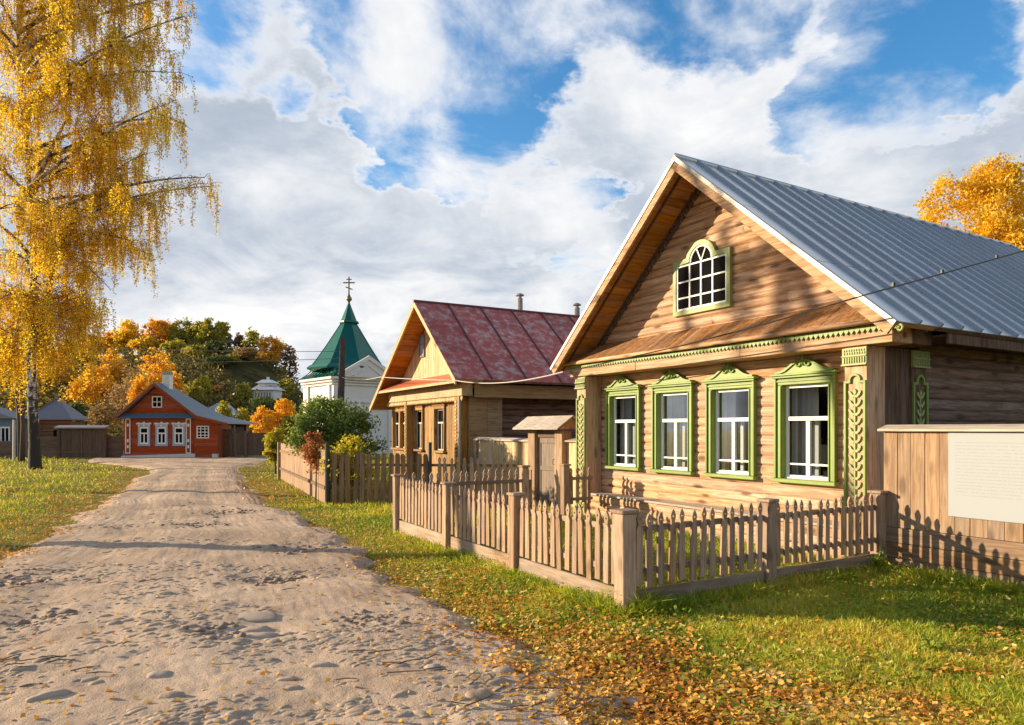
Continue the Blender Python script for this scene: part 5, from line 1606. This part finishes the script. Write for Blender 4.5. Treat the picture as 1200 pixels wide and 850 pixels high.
m = MB(); m.tube([P(16.5, 543, 38), P(16.5, 492, 38)], [.08, .07], 7)
o = m.build('wooden_post', M['cable_light'], None); tag(o, 'pale slim post left of the birch trunk by the blue house', 'post')
m = MB(); m.tube([P(26, 541, 36), P(27, 500, 36), P(24, 440, 36), P(26, 400, 36)], [.13, .10, .08, .04], 8)
m.tube([P(24, 541, 36.3), P(22, 490, 36.3), P(17, 440, 36.3)], [.12, .09, .04], 7)
o = m.build('bare_trunk', M['bark_dark'], None, True); tag(o, 'dark twin tree trunk just left of the white birch trunk', 'tree trunk')

# ------------------------------------------------------------------ church
CH = thing('church', 'white church with green tent roof and gilded cross', 'church', P(409, 503, 50).xy.to_3d(), R(40))
def church():
    s = 2.35; H = 5.25
    m = MB(); m.box(-s, s, -s, s, 0, H)
    b = m.build('wall', M['whitewash'], CH)
    for sx in (-1, 1):
        for sy in (-1, 1):
            m = MB()
            for k in (0, 1):
                if k: m.box(sx * (s - .25) - .28, sx * (s - .25) + .28, sy * s - .12, sy * s + .12, 0, H - .5)
                else: m.box(sx * s - .12, sx * s + .12, sy * (s - .62) - .26, sy * (s - .62) + .26, 0, H - .5)
            m.build('pilaster', M['whitewash'], CH)
    m = MB()
    for z0, z1, e in ((H - .5, H - .38, .16), (H - .3, H - .2, .22), (H - .12, H + .05, .30), (3.55, 3.7, .14), (3.1, 3.22, .10)): m.box(-s - e, s + e, -s - e, s + e, z0, z1)
    m.build('cornice', M['whitewash'], CH, bevel=.02)
    # gable kokoshnik on each face
    for i in (0, 2):
        m = MB(); w = 2.0
        m.prism([(-w, 0), (w, 0), (w, .2), (0, 1.35), (-w, .2)], 'y', -.22, .62)
        m.ring([(-w - .12, 0), (-w - .12, .27), (0, 1.52), (w + .12, .27), (w + .12, 0)], [(-w + .1, 0), (-w + .1, .14), (0, 1.24), (w - .1, .14), (w - .1, 0)], 'y', -.36, -.221, closed=False)
        m.ring([(-w * .6, .1), (0, .92), (w * .6, .1)], [(-w * .52, .1), (0, .80), (w * .52, .1)], 'y', -.30, -.223, closed=False)
        o = m.build('gable', M['whitewash'], CH)
        a = i * math.pi / 2
        o.rotation_euler = (0, 0, a); o.location = (math.sin(a) * (s + .33), -math.cos(a) * (s + .33), H + .051)
    # green skirt roof and tent
    m = MB(); m.lathe([(s * 1.414 + .42, H + .06), (s * 1.24, H + .38), (s * 1.08, H + .95)], 0, 0, 4, 0)
    for i in range(4):
        for j in range(-4, 5):
            a = i * math.pi / 2; q = j * .62
            p0 = Vector((q, -s - .28, H + .08)); p1 = Vector((q * .75, -s * .74, H + .97))
            rot = lambda v: Vector((v.x * math.cos(a) - v.y * math.sin(a), v.x * math.sin(a) + v.y * math.cos(a), v.z))
            m.tube([rot(p0), rot(p0.lerp(p1, .5) - Vector((0, 0, .06))), rot(p1)], .035, 4)
    m.build('skirt_roof', M['teal'], CH)
    m = MB()
    n = 8; tb, tt = H + .75, 9.35
    m.lathe([(2.98, tb - .05), (3.02, tb + .05), (2.76, tb + .26), (2.35, tb + .30)], 0, 0, 8, .2)
    m.lathe([(2.66, tb + .24), (2.36, tb + .62), (1.64, tb + 1.68), (.58, tt)], 0, 0, 8, .2)
    m.lathe([(.60, tt), (.74, tt + .05), (.74, tt + .14), (.60, tt + .20), (.07, 10.85)], 0, 0, 8, .2)
    for k in range(8):
        a = 2 * math.pi * (k + .5) / 8 + .2
        m.tube([(2.66 * math.cos(a), 2.66 * math.sin(a), tb + .24), (2.36 * math.cos(a), 2.36 * math.sin(a), tb + .62), (1.64 * math.cos(a), 1.64 * math.sin(a), tb + 1.68), (.58 * math.cos(a), .58 * math.sin(a), tt)], .035, 4)
    m.build('tent_roof', M['teal'], CH)
    m = MB(); m.lathe([(.05, 10.8), (.08, 10.95), (.20, 11.08), (.22, 11.2), (.10, 11.38), (.06, 11.5)], 0, 0, 10); 
    f = m.build('finial', M['gold'], CH, smooth=True)
    m = MB(); a = R(-40)
    m.box(-.045, .045, -.03, .03, 11.45, 12.75); m.box(-.42, .42, -.028, .028, 12.28, 12.37); m.box(-.19, .19, -.026, .026, 12.53, 12.60)
    m.hexa([(-.25, -.026, 11.98), (.25, -.026, 11.80), (.25, .026, 11.80), (-.25, .026, 11.98), (-.25, -.026, 12.06), (.25, -.026, 11.88), (.25, .026, 11.88), (-.25, .026, 12.06)])
    c = m.build('cross', M['gold'], CH); c.rotation_euler = (0, 0, a)
church()

# ------------------------------------------------------------------ hill villa, shed, pavilion
def villa():
    Y = 80; x = gx_(313.5, Y); z = hz(x, Y) - .3
    t = thing('hill_villa', 'white two-tier villa with grey roofs on the dark hillside', 'house', (x, Y, z), R(-8))
    t.scale = (.82, .82, .82)
    m = MB(); m.box(-1.45, 1.45, -1.2, 1.4, 0, 2.1); m.build('wall', M['whitewash'], t)
    m = MB(); m.box(-1.0, .9, -.8, 1.0, 2.3, 3.05); m.build('upper_wall', M['whitewash'], t)
    m = MB(); m.lathe([(2.55, 1.95), (1.4, 2.62)], 0, .1, 4); m.lathe([(1.75, 2.95), (.7, 3.45)], -.05, .1, 4); m.build('roof', M['zinc'], t)
    m = MB(); m.box(-.15, .15, 0, .3, 3.3, 3.85); m.build('chimney', M['whitewash'], t)
    for i in range(6):
        m = MB(); xx = -1.2 + i * .42; m.box(xx, xx + .2, -1.23, -1.205, .7, 1.6); m.build('window', M['far_roof'], t)
villa()
def shed():
    Y = 58; x = gx_(248, Y)
    t = thing('garden_shed', 'teal weatherboard shed with pale roof edge behind the red cottage roof', 'shed', (x, Y, 0), 0)
    m = MB(); m.box(-1.3, 1.5, 0, 2.5, 0, 2.9); m.build('wall', M['teal_wall'], t)
    m = MB(); m.prism([(-1.4, 2.9), (1.55, 2.9), (.45, 3.9)], 'y', -.1, 2.6); m.build('roof', M['blue'], t)
    m = MB(); m.box(.2, .7, -.03, -.002, 2.0, 2.6); m.build('window', M['blue'], t)
shed()
def pavilion():
    Y = 112; x = gx_(270, Y); z = hz(x, Y)
    t = thing('hilltop_pavilion', 'tiny dark-roofed open pavilion on the hilltop skyline', 'pavilion', (x, Y, z), 0)
    for i in range(6):
        a = i * math.pi / 3
        m = MB(); m.tube([(.75 * math.cos(a), .75 * math.sin(a), 0), (.75 * math.cos(a), .75 * math.sin(a), 1.35)], .07, 5); m.build('post', M['white'], t)
    m = MB(); m.lathe([(1.1, 1.35), (.5, 1.75), (.03, 2.2)], 0, 0, 8); m.build('roof', M['far_roof'], t)
pavilion()

# ------------------------------------------------------------------ pole and cables
pt = P(402, 396, 30); pb = P(396.5, 503, 30); pb.z = 0
m = MB(); m.tube([pb, pb.lerp(pt, .5), pt], [.16, .15, .13], 9)
pole = m.build('utility_pole', M['pole'], None, smooth=True); tag(pole, 'dark leaning wooden utility pole in front of the white church', 'pole')
def sag(a, b, s, n=10): return [a.lerp(b, i / (n - 1)) - Vector((0, 0, s * 4 * (i / (n - 1)) * (1 - i / (n - 1)))) for i in range(n)]
c1 = [P(1330, 256, 11.0), P(1200, 294, 9.6), P(1100, 322, 8.6), P(1020, 344, 7.75), P(1000, 350, 7.9), P(900, 379, 9.1), P(805, 404, 10.6), P(738, 419, 11.9), P(690, 430, 12.9), P(660, 436, 13.6)]
m = MB(); m.tube(c1, .011, 5)
cab = thing('power_cable', 'black cable crossing the metal roof and running along the pent roof edge', 'cable', (0, 0, 0))
m.build('wire', M['cable'], cab)
m = MB()
for px, py, Y in ((1168, 303.5, 9.28), (1104, 321, 8.65), (1047, 336.5, 8.05)):
    p = P(px, py, Y); m.tube([p, p + Vector((0, 0, .05))], .022, 6)
m.build('clamp', M['cable'], cab)
m = MB(); m.tube(sag(P(660, 436, 13.6), P(533, 446, 18.3), .14) + sag(P(533, 446, 18.3), P(446, 442, 22.8), .02, 5)[1:] + sag(P(446, 442, 22.8), pt.lerp(pb, .3), .1)[1:], .013, 5)
o = m.build('power_cable', M['cable_light'], None); tag(o, 'pale cable slung from the pine house past the red-roofed house to the pole', 'cable')
for i, (ya, yb_, s) in enumerate(((412, 402, .3), (420, 425, .3))):
    m = MB(); m.tube(sag(P(402, ya, 30), P(-40, yb_ - 6, 52), s, 14), .013, 4)
    o = m.build('power_cable', M['cable'], None); tag(o, ('upper thin wire leading left from the leaning pole across the hill', 'lower thin wire leading left from the leaning pole across the hill')[i], 'cable')

# ------------------------------------------------------------------ road stones, grass, litter
def cobbles():
    rng = rng_of(3)
    inv = rng.uniform(1 / 16.0, 1 / 3.2, 13000); Y = 1 / inv
    L, Rr = road_edges(Y)
    X = L + (Rr - L) * rng.uniform(.03, .97, len(Y))
    keep = fbm(X * 1.1, Y * 1.1, 51, 3) > rng.uniform(.45, .68, len(Y))
    X, Y = X[keep][:4200], Y[keep][:4200]
    bm = bmesh.new(); bmesh.ops.create_icosphere(bm, subdivisions=2, radius=1)
    bv = np.array([v.co[:] for v in bm.verts]); bf = np.array([[v.index for v in f.verts] for f in bm.faces]); bm.free()
    n = len(X); k = len(bv)
    a = rng.lognormal(-3.25, .42, n); a = np.where(rng.random(n) < .45, a * .45, a); b = a * rng.uniform(.38, .75, n); c = a * rng.uniform(.28, .5, n)
    th = rng.normal(.45, .35, n)
    Z = road_height(X, Y) - c * rng.uniform(.62, 1.0, n) + .003
    jit = 1 + (rng.random((n, k, 1)) - .5) * .16
    q = np.sign(bv) * np.abs(bv) ** .8
    loc = q[None] * np.stack([a, b, c], 1)[:, None, :] * jit
    co, si = np.cos(th)[:, None], np.sin(th)[:, None]
    V = np.stack([loc[..., 0] * co - loc[..., 1] * si + X[:, None], loc[..., 0] * si + loc[..., 1] * co + Y[:, None], loc[..., 2] + Z[:, None]], -1).reshape(-1, 3)
    F = (bf[None] + (np.arange(n) * k)[:, None, None]).reshape(-1, 3)
    kind(mesh_np('cobbles', V, F, M['stone'], None, True), 'stuff')
cobbles()

def clods():
    rng = rng_of(33); V, F = [], []
    bm = bmesh.new(); bmesh.ops.create_icosphere(bm, subdivisions=1, radius=1)
    bv = np.array([v.co[:] for v in bm.verts]); bf = np.array([[v.index for v in f.verts] for f in bm.faces]); bm.free()
    b = 0
    for cx, cy, r_, d_ in POTS:
        for i in range(int(70 * r_ / .4)):
            x, y = cx + rng.normal() * r_ * .5, cy + rng.normal() * r_ * .42
            z = float(road_height(np.array([x]), np.array([y]))[0]); q = rng.lognormal(-4.1, .45)
            v = bv * (1 + (rng.random((len(bv), 1)) - .5) * .6) * np.array([q * rng.uniform(1, 2), q, q * .7]) + np.array([x, y, z])
            V.append(v); F.append(bf + b); b += len(bv)
    kind(mesh_np('clods', np.concatenate(V), np.concatenate(F), M['clod']), 'stuff')
    # thin dead sticks on the road
    m = MB()
    for px, py, n, sp in ((60, 690, 14, 1.0), (30, 800, 16, .6), (480, 790, 10, .5), (590, 840, 12, .5), (330, 690, 8, .4)):
        X, Y = gp(px, py)
        for i in range(n):
            x, y = X + rng.normal() * sp * .5, Y + rng.normal() * sp * .4; a = rng.uniform(-.5, 1.2); l = rng.uniform(.06, .28)
            z = float(road_height(np.array([x]), np.array([y]))[0]) + .012
            m.tube([(x, y, z), (x + math.cos(a) * l * .5, y + math.sin(a) * l * .5, z + .012), (x + math.cos(a + .2) * l, y + math.sin(a + .2) * l, z)], [.0045, .004, .002], 4, False)
    kind(m.build('sticks', M['bark_dark']), 'stuff')
clods()

def big_stone(px, py, a, b, c, rot, label, mat='stone_pale', sink=.45):
    X, Y = gp(px, py); a *= .8; b *= .8; c *= .8
    bm = bmesh.new(); bmesh.ops.create_icosphere(bm, subdivisions=3, radius=1)
    rr = random.Random(px)
    ph = [rr.uniform(0, 6) for _ in range(6)]
    for v in bm.verts:
        d = v.co.normalized()
        k = 1 + .07 * math.sin(3 * d.x + ph[0]) + .06 * math.sin(4 * d.y + ph[1]) + .05 * math.sin(5 * d.z + ph[2]) + .03 * math.sin(9 * d.x + ph[3])
        for i in range(3): d[i] = math.copysign(abs(d[i]) ** .8, d[i])
        v.co = Vector((d.x * a * k, d.y * b * k, d.z * c * k))
    me = bpy.data.meshes.new('stone'); bm.to_mesh(me); bm.free()
    me.polygons.foreach_set('use_smooth', [True] * len(me.polygons)); me.materials.append(M[mat])
    o = bpy.data.objects.new('road_stone', me); COL.objects.link(o)
    sink = min(.72, sink + .2)
    z = float(road_height(np.array([X]), np.array([Y]))[0])
    o.location = (X, Y, z + c * (1 - 2 * sink)); o.rotation_euler = (rr.uniform(-.06, .06), rr.uniform(-.06, .06), rot)
    tag(o, label, 'stone', 'larger stones set in the dirt road')
big_stone(57, 833, .15, .055, .05, .75, 'long pale grey stone in the bottom left of the dirt road')
big_stone(27, 798, .10, .035, .04, .7, 'narrow grey stone upper left of the long pale stone')
big_stone(188, 806, .10, .07, .04, .1, 'flat pale stone below the pothole in the road middle')
big_stone(298, 733, .26, .15, .03, .1, 'broad pale slab beside the road pothole, upper of the group', sink=.6)
big_stone(296, 748, .20, .075, .05, .3, 'long rounded stone on the pothole right rim, middle of the group')
big_stone(303, 757, .19, .06, .045, .15, 'long rounded stone on the pothole right rim, lowest of the group')
big_stone(201, 833, .10, .06, .05, .1, 'dark pointed stone at the bottom of the road', 'stone')
big_stone(376, 792, .10, .055, .035, .1, 'flat pale stone right of the pothole group in bare soil')
big_stone(335, 809, .11, .035, .03, .2, 'thin grey stone lying near the bottom middle of the road', 'stone')
big_stone(342, 820, .09, .05, .04, .4, 'brownish lump stone below the thin grey stone', 'stone')
big_stone(590, 800, .10, .06, .05, .1, 'grey stone by the leaf-strewn right road edge', 'stone')
big_stone(505, 795, .08, .06, .035, .1, 'small pale stone right of the road centre near the bottom')
big_stone(560, 832, .10, .07, .06, .3, 'dark cobble lying at the bottom right of the road', 'stone')

def in_building(X, Y):
    u, v = to_uv(X, Y)
    h1 = (u > 4.08) & (u < 17) & (v > -.05) & (v < 6.6) | (u > 4.07) & (u < 4.16) & (v < 0)
    dx, dy = X - Q0.x, Y - Q0.y
    a, b = dx * E2.x + dy * E2.y, dx * E1.x + dy * E1.y
    h2 = (a > 0) & (a < 9.5) & (b > -.2) & (b < 6.2)
    return h1 | h2 | ((Y > 40.9) & (X < -16.5))

def scatter_ground(n, ymin, ymax, rng, px0=-40, px1=1240, power=1.0):
    """points on the ground spread evenly over the view, denser near"""
    inv = rng.uniform((1 / ymax) ** power, (1 / ymin) ** power, n) ** (1 / power)
    Y = 1 / inv
    X = (rng.uniform(px0, px1, n) - 600) / FPX * Y
    L, Rr = road_edges(Y)
    e = np.minimum(X - L, Rr - X) + (fbm(X * 2.2, Y * 2.2, 77) - .5) * .7
    return X, Y, e

def grass():
    rng = rng_of(9)
    X1, Y1, e1 = scatter_ground(520000, 2.9, 46, rng, -420, 1650)
    X2, Y2, e2 = scatter_ground(680000, 2.9, 16, rng, 240, 1650)
    X = np.concatenate([X1, X2]); Y = np.concatenate([Y1, Y2]); e = np.concatenate([e1, e2])
    u, v = to_uv(X, Y)
    d = fbm(X * .7, Y * .7, 31)
    ok = (e < .02 + rng.normal(0, .10, len(X))) & ~in_building(X, Y)
    # thin out next to the road edge and in leafy bare patches
    ok &= rng.random(len(X)) < np.clip(.15 + (-e) * .60, 0, 1) * np.clip(.45 + d * 1.1, 0, 1)
    X, Y, e = X[ok], Y[ok], e[ok]; n = len(X)
    u, v = to_uv(X, Y)
    tall = 1 + .9 * ((np.abs(u) < .22) & (v > -.2) & (v < 6.2)) + .8 * ((np.abs(v) < .25) & (u > 0) & (u < 4.1)) + .9 * ((np.abs(u - 4.0) < .25) & (v < 0))
    far = np.clip(Y / 9, 1, 4.5)
    h = rng.uniform(.03, .11, n) * (.55 + .9 * fbm(X * 2.3, Y * 2.3, 131)) * tall * (1 + .35 * (far - 1)) * np.clip(.30 + (-e - .25) * .42, .30, 1.05)
    w = rng.uniform(.0030, .0068, n) * far
    a = rng.uniform(0, 2 * math.pi, n); ln = rng.normal(0, .65, (n, 2)) * h[:, None]
    bx, by = np.cos(a) * w, np.sin(a) * w
    z = np.zeros(n)
    mx, my = X + ln[:, 0] * .35, Y + ln[:, 1] * .35
    V = np.stack([np.stack([X, Y, z - .01], 1), np.stack([mx + bx, my + by, h * .5], 1), np.stack([X + ln[:, 0], Y + ln[:, 1], h], 1), np.stack([mx - bx, my - by, h * .5], 1)], 1)
    V[:, 2, 2] = h * (1 - .25 * np.minimum(np.hypot(ln[:, 0], ln[:, 1]) / h, 1.2))
    F = np.arange(4 * n).reshape(n, 4)
    kind(mesh_np('grass', V.reshape(-1, 3), F, M['grass']), 'stuff')
    print('blades', n)
grass()

def weeds():
    rng = rng_of(19)
    X, Y, e = scatter_ground(90000, 2.9, 24, rng, 240, 1650)
    u, v = to_uv(X, Y)
    shade = ((v < -.1) & (v > -2.4) & (u > 1.4) & (u < 4.05)) * .55 + ((u > -.9) & (u < -.05) & (v > 0) & (v < 6)) * .40 + ((u > .1) & (u < 4) & (v > .1) & (v < 5.8)) * .3
    p = np.clip((fbm(X * 1.6, Y * 1.6, 91) - .46) * 2.6 + shade, 0, 1)
    ok = (e < -.25) & ~in_building(X, Y) & (rng.random(len(X)) < p * .8)
    X, Y, u, v = X[ok], Y[ok], u[ok], v[ok]; n = len(X)
    C = np.stack([X, Y, rng.uniform(.015, .085, n) * (1 + .7 * ((np.abs(u) < .3) | (np.abs(u - 3.9) < .3)))], 1)
    V, F = leaf_quads(C, .040, rng, .55, .75)
    kind(mesh_np('ground_cover', V, F, M['weed']), 'stuff')
weeds()

def litter():
    rng = rng_of(29)
    X, Y, e = scatter_ground(430000, 2.9, 40, rng, -420, 1650)
    u, v = to_uv(X, Y)
    band = np.exp(-((e + .50) / .80) ** 2) * 1.25                  # along the verge
    near = np.clip((6.2 - Y) / 1.6, 0, 1) * (e < .5) * .48 * np.clip((3.6 - X) / 2.5, .5, 1)
    left = (X < -6) * (e < .3) * .9
    p = (band * .75 + near + left + .24 * (e < 0) + .012) * np.clip(.3 + fbm(X * 1.2, Y * 1.2, 71) * 1.3, 0, 1.3)
    ok = (rng.random(len(X)) < p * .36) & ~in_building(X, Y)
    X, Y, e = X[ok], Y[ok], e[ok]; n = len(X)
    z = np.where(e > 0, road_height(X, Y), 0.0) + np.where(e > 0, .006, rng.uniform(.012, .03, n) + np.clip((-e) * .022, 0, .04))
    far = np.clip(Y / 10, 1, 3)[:, None]
    V, F = leaf_quads(np.stack([X, Y, z], 1), .040 * np.clip(Y / 11, 1, 1.8), rng, .9, .8)
    kind(mesh_np('fallen_leaves', V, F, M['litter']), 'stuff')
    print('litter', n)
litter()

def tall_weed(px, py, label, n, h, seed):
    X, Y = gp(px, py); rng = rng_of(seed)
    t = thing('leafy_weed', label, 'plant', (X, Y, 0))
    m = MB(); C = []
    for i in range(n):
        a = rng.uniform(0, 6.28); q = rng.uniform(.03, .11); hh = h * rng.uniform(.6, 1)
        p = [Vector((0, 0, 0)), Vector((math.cos(a) * q * .4, math.sin(a) * q * .4, hh * .6)), Vector((math.cos(a) * q, math.sin(a) * q, hh))]
        m.tube(p, [.005, .004, .002], 4, False)
        for k in range(9):
            s = rng.uniform(.25, 1); C.append(np.array(p[0].lerp(p[2], s)) + rng.normal(size=3) * .02)
    m.build('stem', M['weed'], t)
    V, F = leaf_quads(np.array(C), .05, rng, .4, .6)
    mesh_np('foliage', V, F, M['weed'], t)
tall_weed(1030, 672, 'leafy green weed at the inner corner of picket and plank fences', 9, .32, 1)
tall_weed(1120, 690, 'broad-leaved weed at the foot of the plank fence under the white sheet', 7, .22, 2)
tall_weed(612, 676, 'leafy clump beside the second picket fence post from the corner', 7, .13, 3)
tall_weed(1090, 772, 'broad-leaved weed clump in the sunlit grass at right', 10, .16, 4)
